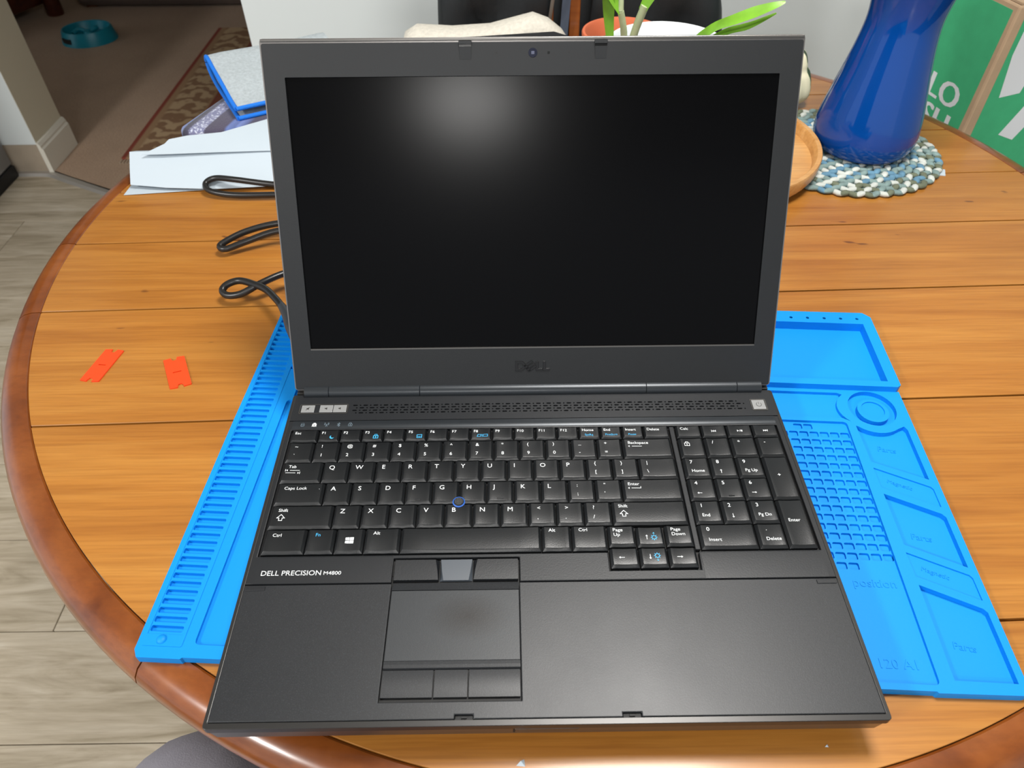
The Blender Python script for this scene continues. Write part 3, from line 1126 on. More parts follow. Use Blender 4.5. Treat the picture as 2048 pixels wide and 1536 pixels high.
key(64.0, 82.8, 107.0, 122.6, shapes=upk)
key(83.4, 101.9, *ARU, leg=[('Page', 4.0, 4.6, WS), ('Down', 4.2, 8.2, WS)])
key(45.0, 64.2, 91.9, 106.6, shapes=lambda mb, bb, w, h, zf: arrow(mb, -2, 0, 'l', 3.6, zf))
key(64.2, 83.1, 91.9, 106.6, shapes=dnk)
key(83.1, 102.1, 91.9, 106.6, shapes=lambda mb, bb, w, h, zf: arrow(mb, -2, 0, 'r', 3.6, zf))

# numeric block
NX = [106.0, 125.1, 144.3, 163.6, 182.8]


def media(kind):
    def f(mb, bb, w, h, zf):
        def tri(x, d):
            mb.poly([(x, 0), (x - d * 1.4, 0.9), (x - d * 1.4, -0.9)], 0, 0, zf)
        if kind == 'prev':
            mb.line([(-1.8, -0.8), (-1.8, 0.8)], 0.35, 0, 0, zf)
            tri(-1.5, -1)
            tri(0, -1)
        elif kind == 'next':
            mb.line([(1.8, -0.8), (1.8, 0.8)], 0.35, 0, 0, zf)
            tri(1.5, 1)
            tri(0, 1)
        else:
            tri(-0.4, 1)
            mb.line([(0.0, -0.8), (0.5, 0.8)], 0.25, 0, 0, zf)
            for q in (1.1, 1.9):
                mb.line([(q, -0.7), (q, 0.7)], 0.45, 0, 0, zf)
    return f


key(NX[0], NX[1], *R0, leg=[('Calc', 3.4, 4.4, FS)])
for i, k_ in enumerate(('prev', 'play', 'next')):
    key(NX[i + 1], NX[i + 2], *R0, shapes=media(k_))


def lockw(mb, bb, w, h, zf):
    x, y = -3.4, 3.2
    mb.line([(x - 1.8, y - 1.6), (x + 1.8, y - 1.6), (x + 1.8, y + 0.9), (x - 1.8, y + 0.9)], 0.35, 0, 0, zf, closed=True)
    mb.line([(x - 1.2, y + 0.9), (x - 0.8, y + 2.1), (x + 0.8, y + 2.1), (x + 1.2, y + 0.9)], 0.35, 0, 0, zf)
    mb.line([(x, y + 0.1), (x, y - 0.8)], 0.5, 0, 0, zf)


key(NX[0], NX[1], *R1, shapes=lockw)
for i, c in enumerate('/*-'):
    key(NX[i + 1], NX[i + 2], *R1, leg=[(c, 5.6, 6.0, 4.2)])
for R_, row in ((R2, (('7', 'Home'), ('8', 'u'), ('9', 'Pg Up'))), (R3, (('4', 'l'), ('5', ''), ('6', 'r'))), (R4, (('1', 'End'), ('2', 'd'), ('3', 'Pg Dn')))):
    for i, (a, b) in enumerate(row):
        lg = [(a, 4.8, 5.6, 4.2)]
        sh = None
        if b in ('u', 'l', 'r', 'd'):
            sh = (lambda d: (lambda mb, bb, w, h, zf: arrow(mb, -2.6, -3.4, d, 3.2, zf)))(b)
        elif b:
            lg.append((b, 5.0, 13.2, WS))
        k_ = key(NX[i], NX[i + 1], *R_, leg=lg, shapes=sh)
        if a == '5':
            part('homing_bar', MB().box(-2, 2, -6.4, -5.6, HT - 0.5, HT + 0.15), m_key, k_, bev=0.2, seg=1)
key(NX[3], NX[4], R3[0], R2[1], leg=[('+', 7.6, 18.0, 4.4)])
key(NX[3], NX[4], R5[0], R4[1], leg=[('Enter', 4.6, 18.0, WS)])
key(NX[0], NX[2], *R5, leg=[('0', 5.4, 5.6, 4.2), ('Insert', 5.6, 13.4, WS)])
key(NX[2], NX[3], *R5, leg=[('.', 6.6, 5.6, 4.2), ('Delete', 5.4, 13.2, WS)])
# pointing stick
ps = part('pointing_stick', MB().lathe([(3.7, -2), (3.7, 2.2), (3.3, 2.9), (2.6, 2.9)], -54.6, 144.0, 24, cap1=True), m_black, lp, smooth=40)
part('stick_ring', MB().lathe([(3.5, 1.2), (4.3, 1.6), (4.35, 2.2), (3.7, 2.6), (3.4, 2.4)], -54.6, 144.0, 28, cap0=False), m_bluering, ps, smooth=50)
mb = MB()
for i in range(-2, 3):
    for j in range(-2, 3):
        if i * i + j * j < 7:
            mb.lathe([(0.36, 2.8), (0.3, 3.15)], -54.6 + i * 1.05, 144.0 + j * 1.05, 6, cap1=True)
part('stick_nubs', mb, plain('nub_grey', '5a5e60', 0.7), ps, fix=False)

# ---------------- hinge and lid
HY, HZ = 253.6, 0.6
for x0, x1 in ((-180.8, -161.6), (-161.3, -89.7), (-89.4, 89.6), (89.9, 161.5), (161.8, 181.2)):
    L = []
    for x in (x0, x1):
        L.append([(x, HY + 6.4 * math.cos(2 * math.pi * k / 28), HZ + 5.8 * math.sin(2 * math.pi * k / 28)) for k in range(28)])
    part('hinge_barrel', MB().loft(L), m_hinge, lp, smooth=40, bev=0.2, seg=1)
for s in (-1, 1):
    part('hinge_end', MB().box(s * 187.4, s * 181.4, 250.6, 258.5, -20, -3.0).box(s * 187.2, s * 181.4, 251, 257, -3, 0.6), m_gun, lp)
TL = 1.0886
ct, st = math.cos(TL), math.sin(TL)
LY, LZ = 250.504, 1.066


def lidxf(x, v, d):
    """x across, v up the lid, d out of the lid face towards the user"""
    return (x, LY + v * ct - d * st, LZ + v * st + d * ct)


lid = part('lid_shell', MB().loft([[(x, v, d) for x, v in rrect(-188.2, 188.2, 2.9, 256.8, 2.5, 3)] for d in (-9.0, -4.2, -2.9)]).xf(lidxf), m_front, lp, bev=1.2, label='dark grey metal lid shell')
part('screen_bezel', MB().plate(rrect(-187.3, 187.3, 3.4, 253.6, 1.6, 3), [rrect(-172.8, 172.8, 36.2, 231.9, 0.6, 2)], -2.6, 0).xf(lidxf), m_bezel, lp, bev=0.5)
part('lid_frame', MB().plate(rrect(-188.2, 188.2, 2.9, 256.8, 2.5, 3), [rrect(-187.4, 187.4, 3.3, 253.7, 1.6, 3)], -2.9, -0.5).xf(lidxf), m_front, lp)
part('lid_lip', MB().box(-187.6, 187.6, 254.6, 256.5, -0.9, 0.2).xf(lidxf), m_gun, lp, bev=0.4)
part('display_panel', MB().box(-173.5, 173.5, 35.5, 232.5, -2.4, -1.5).xf(lidxf), m_screen, lp)
part('panel_edge_strip', MB().box(-172.8, 172.8, 35.6, 36.6, -1.5, 0.1).xf(lidxf), m_gun, lp)
for x0 in (-51.2, 42.5):
    lh = part('lid_latch', MB().box(x0, x0 + 9, 252.0, 254.4, 0.02, 1.2).xf(lidxf), m_bezel, lp, bev=0.2, seg=1)
    part('latch_hook', MB().box(x0 + 0.3, x0 + 8.7, 250.6, 252.0, 0.02, 0.7).xf(lidxf), m_glossblack, lh)
    part('latch_pad', MB().loft([[(x0 + 0.5, 250.4, 0.02), (x0 + 8.5, 250.4, 0.02), (x0 + 8.5, 250.4, 0.9), (x0 + 0.5, 250.4, 0.9)], [(x0 + 0.5, 242.6, 0.02), (x0 + 8.5, 242.6, 0.02), (x0 + 8.5, 242.6, 0.12), (x0 + 0.5, 242.6, 0.12)]]).xf(lidxf), m_bezel, lh)
wc = part('webcam', MB().loft([[(x, v, 0.02) for x, v in circ(0, 246.6, 3.1, 28)], [(x, v, 0.25) for x, v in circ(0, 246.6, 3.0, 28)]]).xf(lidxf), m_lens, lp)
part('webcam_sensor', MB().box(-1.1, 1.1, 245.6, 247.6, 0.26, 0.34).xf(lidxf), plain('sensor_grey', '343a52', 0.3), wc)
part('camera_light', MB().box(10.1, 11.7, 245.8, 247.3, 0.02, 0.12).xf(lidxf), m_glossblack, lp)
for x in (-25.1, 25.0):
    part('microphone_hole', MB().loft([[(a, b, 0.02) for a, b in circ(x, 246.7, 0.7, 10)], [(a, b, 0.1) for a, b in circ(x, 246.7, 0.7, 10)]]).xf(lidxf), m_black, lp)
# badge on the lower bezel
bd = MB()
hB = 8.0
yb = 17.2
tk = 1.9


def solid(poly):
    if area2(poly) < 0:
        poly = poly[::-1]
    bd.loft([[(x, v, 0.02) for x, v in poly], [(x, v, 0.7) for x, v in poly]])


bd.plate([(-13.8, yb), (-9.5, yb)] + [(-9.5 + 3.6 * math.cos(math.radians(a)), yb + 4 + 4 * math.sin(math.radians(a))) for a in range(-75, 76, 15)] + [(-9.5, yb + hB), (-13.8, yb + hB)],
         [[(-11.8, yb + 1.9), (-9.8, yb + 1.9)] + [(-9.8 + 1.9 * math.cos(math.radians(a)), yb + 4 + 2.1 * math.sin(math.radians(a))) for a in range(-60, 61, 20)] + [(-9.8, yb + 6.1), (-11.8, yb + 6.1)]], 0.02, 0.7)
ec = (-2.0, yb + 4.0)
rot = math.radians(38)
for x0, x1, y0, y1 in ((-3.4, -1.5, -2.7, 2.7), (-3.4, 3.2, 1.5, 2.9), (-3.4, 3.2, -0.7, 0.7), (-3.4, 3.2, -2.9, -1.5)):
    q = [(x0, y0), (x1, y0), (x1, y1), (x0, y1)]
    solid([(ec[0] + 1.25 * (x * math.cos(rot) - y * math.sin(rot)), ec[1] + 1.1 * (x * math.sin(rot) + y * math.cos(rot))) for x, y in q])
for x in (2.3, 8.0):
    solid([(x, yb), (x + 5.2, yb), (x + 5.2, yb + 1.9), (x + 2.0, yb + 1.9), (x + 2.0, yb + hB), (x, yb + hB)])
part('lid_badge', bd.xf(lidxf), m_logo, lp, bev=0.15, seg=1)

# ================================================================== SMALL THINGS ON THE TABLE
TZ = -34.0


def blade(corners, label):
    a, b, c, d = [Vector((x, y, 0)) for x, y in corners]   # front-left, front-right, rear-right, rear-left
    ex = (b - a)
    ey = (d - a)
    cx = (a + b + c + d) / 4

    def q(u, v):
        p = a + ex * u + ey * v
        return (p.x, p.y)
    out = [q(0.0, 0.02), q(0.36, 0.0), q(0.36, 0.035), q(0.42, 0.10), q(0.58, 0.10), q(0.64, 0.035), q(0.64, 0.0), q(1, 0.02),
           q(1, 0.98), q(0.64, 1.0), q(0.64, 0.965), q(0.58, 0.90), q(0.42, 0.90), q(0.36, 0.965), q(0.36, 1.0), q(0, 0.98)]
    slot = [q(0.3, 0.485), q(0.7, 0.485), q(0.7, 0.515), q(0.3, 0.515)]
    solo('plastic_scraper_blade', MB().plate(out, [slot], TZ + 0.05, TZ + 1.2, bottom=True), m_orange, label, 'scraper blade', (cx.x, cx.y, TZ), bev=0.25, fix=False)


blade([(-395, 303), (-378, 301), (-370, 340), (-387, 344)], 'orange plastic scraper blade lying aslant, nearer the table rim')
blade([(-312, 291), (-295, 297), (-312, 335), (-330, 328)], 'orange plastic scraper blade lying nearer the blue mat')

# power cable
path = smooth_path([(-222, 366, -12), (-229, 377, -12), (-236, 387, -12), (-249, 403, -13), (-263, 414, -15), (-280, 422, -16), (-292, 419, -18), (-296, 413, -21), (-290, 408, -23), (-276, 408, -21),
                    (-258, 416, -15), (-235, 432, -14), (-200, 452, -20), (-170, 475, -26), (-165, 500, -28), (-200, 516, -22), (-240, 524, -16), (-270, 521, -16), (-296, 511, -18), (-313, 500, -21),
                    (-321, 493, -24), (-314, 489, -25), (-294, 498, -22), (-262, 508, -16), (-225, 512, -18), (-185, 530, -25), (-150, 565, -30), (-165, 595, -28), (-230, 604, -22), (-290, 608, -18),
                    (-335, 616, -16), (-360, 623, -18), (-371, 618, -22), (-364, 608, -26), (-335, 602, -28), (-285, 602, -28), (-220, 606, -30), (-140, 620, -30.5), (-60, 600, -30.5), (-20, 560, -30.5)], 5)
pc = thing('power_cable', 'black coiled power cable plugged in behind the laptop', 'cable', (-240, 450, TZ))
part('cord', MB().tube(path, 3.5, 10), m_cable, pc, smooth=60)
cp_ = smooth_path([(-205, 330, -13.5), (-213, 346, -13), (-220, 362, -12.4), (-230, 379, -12)], 4)
part('plug', MB().tube(cp_, [5.8] * 5 + [5.8, 5.7, 5.4, 5.0, 4.6, 4.2, 3.8, 3.4], 16), m_plug, pc, smooth=50)
part('plug_pin', MB().tube([(-205, 330, -13.5), (-199, 316, -13.8)], 3.0, 12), m_gun, pc, smooth=50)

# papers
def sheet(name, rows, label, th=0.35):
    """rows: list of polylines (same length) from front to rear"""
    n = len(rows[0])
    vs = [p for r in rows for p in r]
    k = len(vs)
    vs += [(x, y, z - th) for x, y, z in vs]
    fs = []
    for i in range(len(rows) - 1):
        for j in range(n - 1):
            a = i * n + j
            fs.append((a, a + 1, a + 1 + n, a + n))
            fs.append((k + a + n, k + a + 1 + n, k + a + 1, k + a))
    per = [j for j in range(n)] + [i * n + n - 1 for i in range(1, len(rows))] + [(len(rows) - 1) * n + j for j in range(n - 2, -1, -1)] + [i * n for i in range(len(rows) - 2, 0, -1)]
    for a, b in zip(per, per[1:] + per[:1]):
        fs.append((b, a, k + a, k + b))
    c = rows[0][0]
    return solo(name, MB().add(vs, fs), m_paper, label, 'paper', (c[0] + 80, c[1] + 40, TZ), smooth=35)


sheet('paper_sheet', [[(-469, 613, -33), (-380, 622, -32.5), (-300, 630, -33), (-190, 636, -33.3)], [(-468, 650, -33.4), (-380, 655, -33.4), (-300, 660, -33.4), (-190, 668, -33.4)], [(-462, 704, -33.4), (-380, 712, -33.4), (-300, 716, -33.4), (-190, 724, -33.4)]],
      'white paper sheet lying flat, lowest of the folded papers beside the cable')
sheet('folded_letter', [[(-464, 627, -27.5), (-420, 621, -28.5), (-367, 618, -29), (-293, 622, -28), (-195, 626, -28)], [(-467, 645, -16), (-420, 643, -17), (-367, 643, -17), (-293, 645, -17), (-195, 647, -17)],
                        [(-470, 664, -5), (-420, 666, -5.5), (-367, 666, -6), (-293, 666, -5), (-195, 666, -5)], [(-468, 676, -10), (-420, 680, -11), (-367, 680, -12), (-293, 680, -12), (-195, 680, -12)],
                        [(-462, 706, -31.5), (-420, 708, -32), (-367, 708, -32), (-293, 708, -32), (-195, 708, -32)]],
      'white letter sheet with a broad raised fold facing the viewer')
sheet('folded_letter', [[(-452, 655, -4.2), (-425, 656, -4.2), (-364, 660, -4.4), (-311, 662, -4.2), (-195, 664, -3.8)], [(-428, 671, 1.5), (-410, 678, 2.5), (-364, 684, 3.5), (-311, 694, 5), (-195, 700, 7)],
                        [(-424, 677, 4), (-404, 684, 5), (-364, 690, 6), (-311, 720, 9), (-195, 742, 12)]],
      'white letter sheet on top of the folded papers, below the striped cloth')

# striped cloth
def stripe_mat():
    t = NT('striped_weave')
    t.set(Roughness=0.9)
    t.b.inputs['Sheen Weight'].default_value = 0.3
    v = t.coord(rot=(0, 0, math.radians(16)))
    sp = t.n('ShaderNodeSeparateXYZ')
    t.l(v, sp.inputs[0])
    mr = t.n('ShaderNodeMapRange')
    mr.inputs['From Min'].default_value = -0.092
    mr.inputs['From Max'].default_value = 0.13
    t.l(sp.outputs['X'], mr.inputs['Value'])
    st_ = [(0.0, '7f93cc'), (0.075, '7f93cc'), (0.085, '3b3a48'), (0.115, '57546b'), (0.125, '8d90b4'), (0.20, '9a9dc0'), (0.21, '5a5468'), (0.31, '5e566c'), (0.325, '7b93d2'), (0.36, '6f83bd'), (0.375, '8aa0de'), (0.41, '6b7ab0'),
           (0.43, '5a5468'), (0.49, '5a5468'), (0.50, '9a9dc0'), (0.56, '8d90b4'), (0.57, '55506a'), (1.0, '6a6f9c')]
    c = t.ramp(mr.outputs[0], st_)
    f = t.noise(t.coord(), 330, 2)
    spk = t.ramp(f, [(0.52, (0, 0, 0, 1)), (0.58, (1, 1, 1, 1))])
    band = t.ramp(mr.outputs[0], [(0.115, (0, 0, 0, 1)), (0.13, (1, 1, 1, 1)), (0.20, (1, 1, 1, 1)), (0.21, (0, 0, 0, 1)), (0.49, (0, 0, 0, 1)), (0.5, (1, 1, 1, 1)), (0.56, (1, 1, 1, 1)), (0.57, (0, 0, 0, 1))])
    mm = t.n('ShaderNodeMath', operation='MULTIPLY')
    t.l(spk, mm.inputs[0])
    t.l(band, mm.inputs[1])
    t.color(t.mix(mm.outputs[0], t.mix(1.0, c, (0.62, 0.62, 0.66, 1), 'MULTIPLY'), 'c3c8da'))
    t.bump(t.noise(t.coord(), 600, 2), 0.5, 0.0015)
    return t.m


m_stripe = stripe_mat()
pts = [(-441, 752), (-436, 740), (-393, 738), (-330, 757), (-240, 775), (-225, 880), (-330, 885), (-404, 858), (-424, 800)]
cx_, cy_ = -340, 805
loops = []
for s_, z in ((0.96, -33.9), (1.0, -29), (1.0, -21), (0.97, -16.5), (0.90, -15), (0.5, -14)):
    loops.append([(cx_ + (x - cx_) * s_, cy_ + (y - cy_) * s_, z) for x, y in pts])
sc_ = thing('striped_cloth', 'blue and purple striped woven cloth folded under the grey towel', 'cloth', (-340, 805, TZ))
part('fabric', MB().loft(loops), m_stripe, sc_, smooth=50, bev=1.5)
# grey microfibre towel with blue hem
m_towel = plain('microfibre_grey', 'b0b9bd', 0.95, nscale=420, nstr=0.8, var=0.12, vscale=260)
m_hem = plain('blue_hem', '1276e0', 0.8, nscale=600, nstr=0.6)
to = (-366.0, 764.0)
te = Vector((-0.48, 0.877))
tw = Vector((0.877, 0.48))


def txf(w, e, z):
    return (to[0] + te.x * e + tw.x * w, to[1] + te.y * e + tw.y * w, z)


sec = smooth_path([(0, 0, -11.5), (60, 0, -11), (105, 0, -10.5), (128, 0, -8), (146, 0, -1), (152, 0, 9), (147, 0, 18), (132, 0, 20), (105, 0, 15), (70, 0, 10), (30, 0, 3), (0, 0, 1)], 5)
sec = [(p.x, p.z) for p in sec]
tw_ = thing('microfibre_towel', 'light grey towel with bright blue hem folded on the striped cloth', 'towel', (-300, 830, TZ))
th = 1.6
loops = []
for w in [0, 4, 20, 60, 110, 160, 170]:
    L = []
    nrm = []
    for i, (e, z) in enumerate(sec):
        a = Vector(sec[max(i - 1, 0)])
        b = Vector(sec[min(i + 1, len(sec) - 1)])
        t_ = (b - a).normalized()
        nrm.append(Vector((-t_.y, t_.x)))
    sag = 1.5 * math.sin(w * 0.05)
    up_ = [txf(w, e + n_.x * th, z + n_.y * th + sag * (e / 178)) for (e, z), n_ in zip(sec, nrm)]
    dn_ = [txf(w, e - n_.x * th, z - n_.y * th + sag * (e / 178)) for (e, z), n_ in zip(sec, nrm)]
    loops.append(up_ + dn_[::-1])
part('cloth', MB().loft(loops), m_towel, tw_, smooth=50)
part('side_hem', MB().tube([txf(0, e, z) for e, z in sec], 3.0, 8), m_hem, tw_, smooth=60)
for z in (-11.5, 1.0):
    part('front_hem', MB().tube([txf(w, 0, z) for w in range(0, 171, 10)], 3.0, 8), m_hem, tw_, smooth=60)

# ---------------- right rear: placemat, tray, vase, gourd
PM = (404, 702)
pm = thing('braided_placemat', 'green and white braided round placemat under the blue vase', 'placemat', (PM[0], PM[1], TZ))
m_braid = [plain('braid_green', '7d9390', 0.9, nscale=500, nstr=0.4, var=0.2, vscale=90), plain('braid_white', 'c6cbc4', 0.9, nscale=500, nstr=0.4, var=0.1, vscale=90), plain('braid_olive', '69705c', 0.9, nscale=500, nstr=0.4, var=0.2, vscale=90), plain('braid_blue', '5f88a0', 0.9, nscale=500, nstr=0.4, var=0.2, vscale=90)]
k = 0
rx, ry = 117.0, 108.0
while ry > 8:
    mb = MB()
    cnt = max(6, int(2 * math.pi * (rx + ry) / 2 / 8.5))
    for i in range(cnt):
        a = 2 * math.pi * i / cnt
        x, y = PM[0] + rx * math.cos(a), PM[1] + ry * math.sin(a)
        tang = math.atan2(ry * math.cos(a), -rx * math.sin(a)) + (0.55 if i % 2 else -0.55)
        rr = random.random()
        mi = (i + k) % 3 if rr < 0.7 else random.choice((0, 1, 3, 2))
        if k > 2 and mi == 2:
            mi = 3
        ct_, st_2 = math.cos(tang), math.sin(tang)
        lp_ = []
        for u, r_ in ((-1, 0.15), (-0.8, 0.62), (-0.3, 0.97), (0.3, 0.97), (0.8, 0.62), (1, 0.15)):
            lp_.append([(x + ct_ * u * 8.2 - st_2 * r_ * 4.1 * math.cos(b), y + st_2 * u * 8.2 + ct_ * r_ * 4.1 * math.cos(b), TZ + 3.2 + (1.0 if i % 2 else -0.2) * (1 - abs(u)) + 3.0 * r_ * math.sin(b)) for b in [2 * math.pi * q / 8 for q in range(8)]])
        mb.loft(lp_, m=mi)
    part('braid_coil', mb, m_braid, pm, smooth=70, fix=False)
    rx -= 9.4
    ry -= 9.4
    k += 1
part('base_weave', MB().prism(circ(PM[0], PM[1], 116, 48, 107), TZ + 0.1, TZ + 2.0), m_braid[0], pm)
part('care_tag', MB().prism([(499, 642), (513, 640), (519, 655), (505, 657)], TZ + 0.1, TZ + 0.6), m_paper, pm, label='small white fabric tag')

m_tray = wood('acacia_tray', 'b07a3c', 'c99658', 'd9ad72', rough=0.4, coat=0.15, scale=(2, 14, 14), nicks=False)
wt = thing('wooden_tray', 'round pale wooden tray with raised rim half hidden by the laptop lid', 'tray', (230, 690, TZ))
Rt = 135.0
part('disc', MB().lathe([(0, -26.4), (Rt - 14, -26.4), (Rt - 12, -26.0), (Rt - 8.5, -25.2), (Rt - 8.5, -20.0), (0, -20.0)], 230, 690, 72, cap0=False), m_tray, wt, smooth=30)
part('raised_rim', MB().lathe([(Rt - 9, -26), (Rt - 3, -25.5), (Rt, -20), (Rt + 1, -9), (Rt, -7), (Rt - 5, -7), (Rt - 6.5, -9), (Rt - 8.8, -20.2), (Rt - 9, -26)], 230, 690, 72, cap0=False), m_tray, wt, smooth=35)

VC = (429.0, 705.0)
vz = -27.2
m_vase = NT('blue_glass')
m_vase.set(Roughness=0.07)
m_vase.color('043f8c')
m_vase.b.inputs['Specular IOR Level'].default_value = 0.5
m_vase = m_vase.m
vprof = smooth_path([(44, 0, vz), (52, 0, vz + 2), (58.5, 0, vz + 9), (61.5, 0, vz + 22), (59.5, 0, vz + 42), (54, 0, vz + 70), (48, 0, vz + 98), (43, 0, vz + 125), (40.3, 0, vz + 150), (42, 0, vz + 172), (48, 0, vz + 200), (55, 0, vz + 225), (57, 0, vz + 232)], 5)
vprof = [(p.x, p.z) for p in vprof]
inner = [(r - 3.2, z) for r, z in vprof[::-1] if z > vz + 12]
vs_ = thing('glass_vase', 'tall glossy cobalt blue glass vase on the braided placemat', 'vase', (VC[0], VC[1], vz))
part('body', MB().lathe(vprof + inner, VC[0], VC[1], 96, cap1=True), m_vase, vs_, smooth=60)


def gourd_mat():
    t = NT('striped_gourd')
    t.set(Roughness=0.45)
    v = t.coord()
    g = t.n('ShaderNodeTexGradient', gradient_type='RADIAL')
    t.l(v, g.inputs['Vector'])
    m1 = t.n('ShaderNodeMath', operation='MULTIPLY')
    m1.inputs[1].default_value = 2 * math.pi * 5
    t.l(g.outputs['Fac'], m1.inputs[0])
    s1 = t.n('ShaderNodeMath', operation='SINE')
    t.l(m1.outputs[0], s1.inputs[0])
    f = t.noise(v, 70, 4)
    ad = t.n('ShaderNodeMath', operation='ADD')
    t.l(s1.outputs[0], ad.inputs[0])
    mu = t.n('ShaderNodeMath', operation='MULTIPLY_ADD')
    mu.inputs[1].default_value = 3.0
    mu.inputs[2].default_value = -1.15
    t.l(f, mu.inputs[0])
    t.l(mu.outputs[0], ad.inputs[1])
    t.color(t.ramp(ad.outputs[0], [(0.30, 'ece7c8'), (0.5, 'dcd8b0'), (0.6, '3d4f2c'), (0.8, '26381f')]))
    return t.m


gx, gy = 361.0, 850.0
gz = TZ
gp = smooth_path([(8, 0, gz + 1), (28, 0, gz + 3), (41, 0, gz + 14), (43, 0, gz + 26), (38, 0, gz + 42), (32, 0, gz + 50), (30, 0, gz + 59), (24, 0, gz + 70), (11, 0, gz + 76), (5, 0, gz + 77)], 4)
gd = thing('ornamental_gourd', 'green and cream striped ornamental gourd behind the wooden tray', 'gourd', (gx, gy, gz))
part('skin', MB().lathe([(p.x, p.z) for p in gp], gx, gy, 60, cap1=True, fn=lambda a, z: 1 + 0.035 * math.cos(10 * a)), gourd_mat(), gd, smooth=60)
part('stem', MB().tube(smooth_path([(gx, gy, gz + 75), (gx - 3, gy + 3, gz + 80), (gx - 10, gy + 4, gz + 83)], 3), [5] * 4 + [4, 3.6, 3.4], 8), plain('gourd_stem', '8a7a4c', 0.8), gd, smooth=50)

# ---------------- plants behind the lid
m_ceramic = plain('white_ceramic', 'eef3f6', 0.25, coat=0.3)
m_terra = plain('terracotta', 'cc6a45', 0.8, var=0.1)
m_soil = plain('potting_soil', '2a2019', 1.0, nscale=200, nstr=0.8)
m_stem = plain('plant_stem', 'a9b48c', 0.55, var=0.15, vscale=60)
m_leaf = plain('plant_leaf', '6fa32a', 0.4, var=0.2, vscale=50)
PX, PY, PZ = 160, 674, -20.0
wp = thing('potted_plant', 'white ceramic pot with pale stems and long strap leaves behind the laptop', 'plant', (PX, PY, PZ))
part('pot', MB().lathe([(46, PZ + 0.2), (50, PZ + 3), (58, PZ + 60), (65, PZ + 118), (66, PZ + 131), (65, PZ + 132.5), (62.5, PZ + 132), (61.5, PZ + 129), (56, PZ + 55), (54, PZ + 40)], PX, PY, 64, cap0=True, cap1=False), m_ceramic, wp, smooth=40)
part('soil', MB().lathe([(0, PZ + 72), (57.5, PZ + 72), (57.5, PZ + 64), (0, PZ + 64)], PX, PY, 32, cap0=False), m_soil, wp)


def strap(name, pts, w, thk=1.6, fold=0.35):
    P = smooth_path(pts, 6)
    loops = []
    n = len(P)
    for i, p in enumerate(P):
        t = (P[min(i + 1, n - 1)] - P[max(i - 1, 0)]).normalized()
        s = t.cross(Vector((0, -0.6, 0.8)))
        s.normalize()
        nn = s.cross(t)
        ww = w * min(1, 0.55 + i / n * 1.5) * min(1, (n - i) / n * 3.0 + 0.08) / 2
        loops.append([tuple(p - s * ww + nn * fold * ww), tuple(p - nn * thk * 0.5), tuple(p + s * ww + nn * fold * ww), tuple(p + nn * thk * 0.5)])
    return MB().loft(loops)


def stem(pts, r0, r1):
    P = smooth_path(pts, 5)
    n = len(P)
    return MB().tube(P, [r0 + (r1 - r0) * i / (n - 1) for i in range(n)], 10)


part('stem', stem([(96, 650, 60), (93, 640, 105), (90, 630, 132)], 4.0, 3.6), m_stem, wp, smooth=60)
part('leaf', strap('leaf', [(90, 630, 130), (86, 628, 155), (82, 625, 190), (74, 628, 250), (60, 640, 310), (40, 660, 345)], 13), m_leaf, wp, smooth=60)
part('stem', stem([(112, 650, 60), (109, 642, 100), (104, 632, 138), (98, 628, 160)], 3.6, 3.4), m_stem, wp, smooth=60)
part('leaf', strap('leaf', [(98, 628, 158), (88, 626, 172), (76, 622, 190), (58, 615, 230), (30, 612, 275)], 12), m_leaf, wp, smooth=60)
part('stem', stem([(98, 628, 160), (97, 630, 175), (94, 634, 200), (96, 640, 235)], 3.0, 2.2), m_stem, wp, smooth=60)
part('stem', stem([(108, 650, 60), (112, 640, 110), (116, 632, 142), (122, 628, 165)], 3.8, 4.2), m_stem, wp, smooth=60)
part('leaf', strap('leaf', [(120, 629, 160), (128, 626, 178), (140, 624, 200), (168, 622, 250), (200, 630, 290)], 14), m_leaf, wp, smooth=60)
part('leaf', strap('leaf', [(160, 655, 70), (178, 640, 118), (192, 622, 143), (210, 606, 158), (236, 596, 172), (250, 594, 178)], 12), m_leaf, wp, smooth=60)
part('leaf', strap('leaf', [(166, 650, 70), (186, 632, 120), (204, 616, 142), (224, 606, 152), (246, 600, 166)], 8), m_leaf, wp, smooth=60)
tpn = thing('terracotta_pot', 'terracotta pot holding a small green plant behind the white pot', 'plant pot', (138, 850, TZ))
part('pot', MB().lathe([(38, TZ + 0.2), (45, TZ + 64), (52, TZ + 66), (55, TZ + 95), (54, TZ + 97), (51, TZ + 97), (49, TZ + 94), (44, TZ + 62)], 138, 850, 56), m_terra, tpn, smooth=35)
part('soil', MB().lathe([(0, TZ + 68), (46, TZ + 68), (45, TZ + 62), (0, TZ + 62)], 138, 850, 32, cap0=False), m_soil, tpn)
part('succulent', MB().lathe([(18, TZ + 66), (25, TZ + 74), (24, TZ + 86), (16, TZ + 94), (5, TZ + 97)], 134, 846, 32, cap1=True, fn=lambda a, z: 1 + 0.07 * math.cos(9 * a)), plain('succulent_green', '5f8a55', 0.6), tpn, smooth=50)

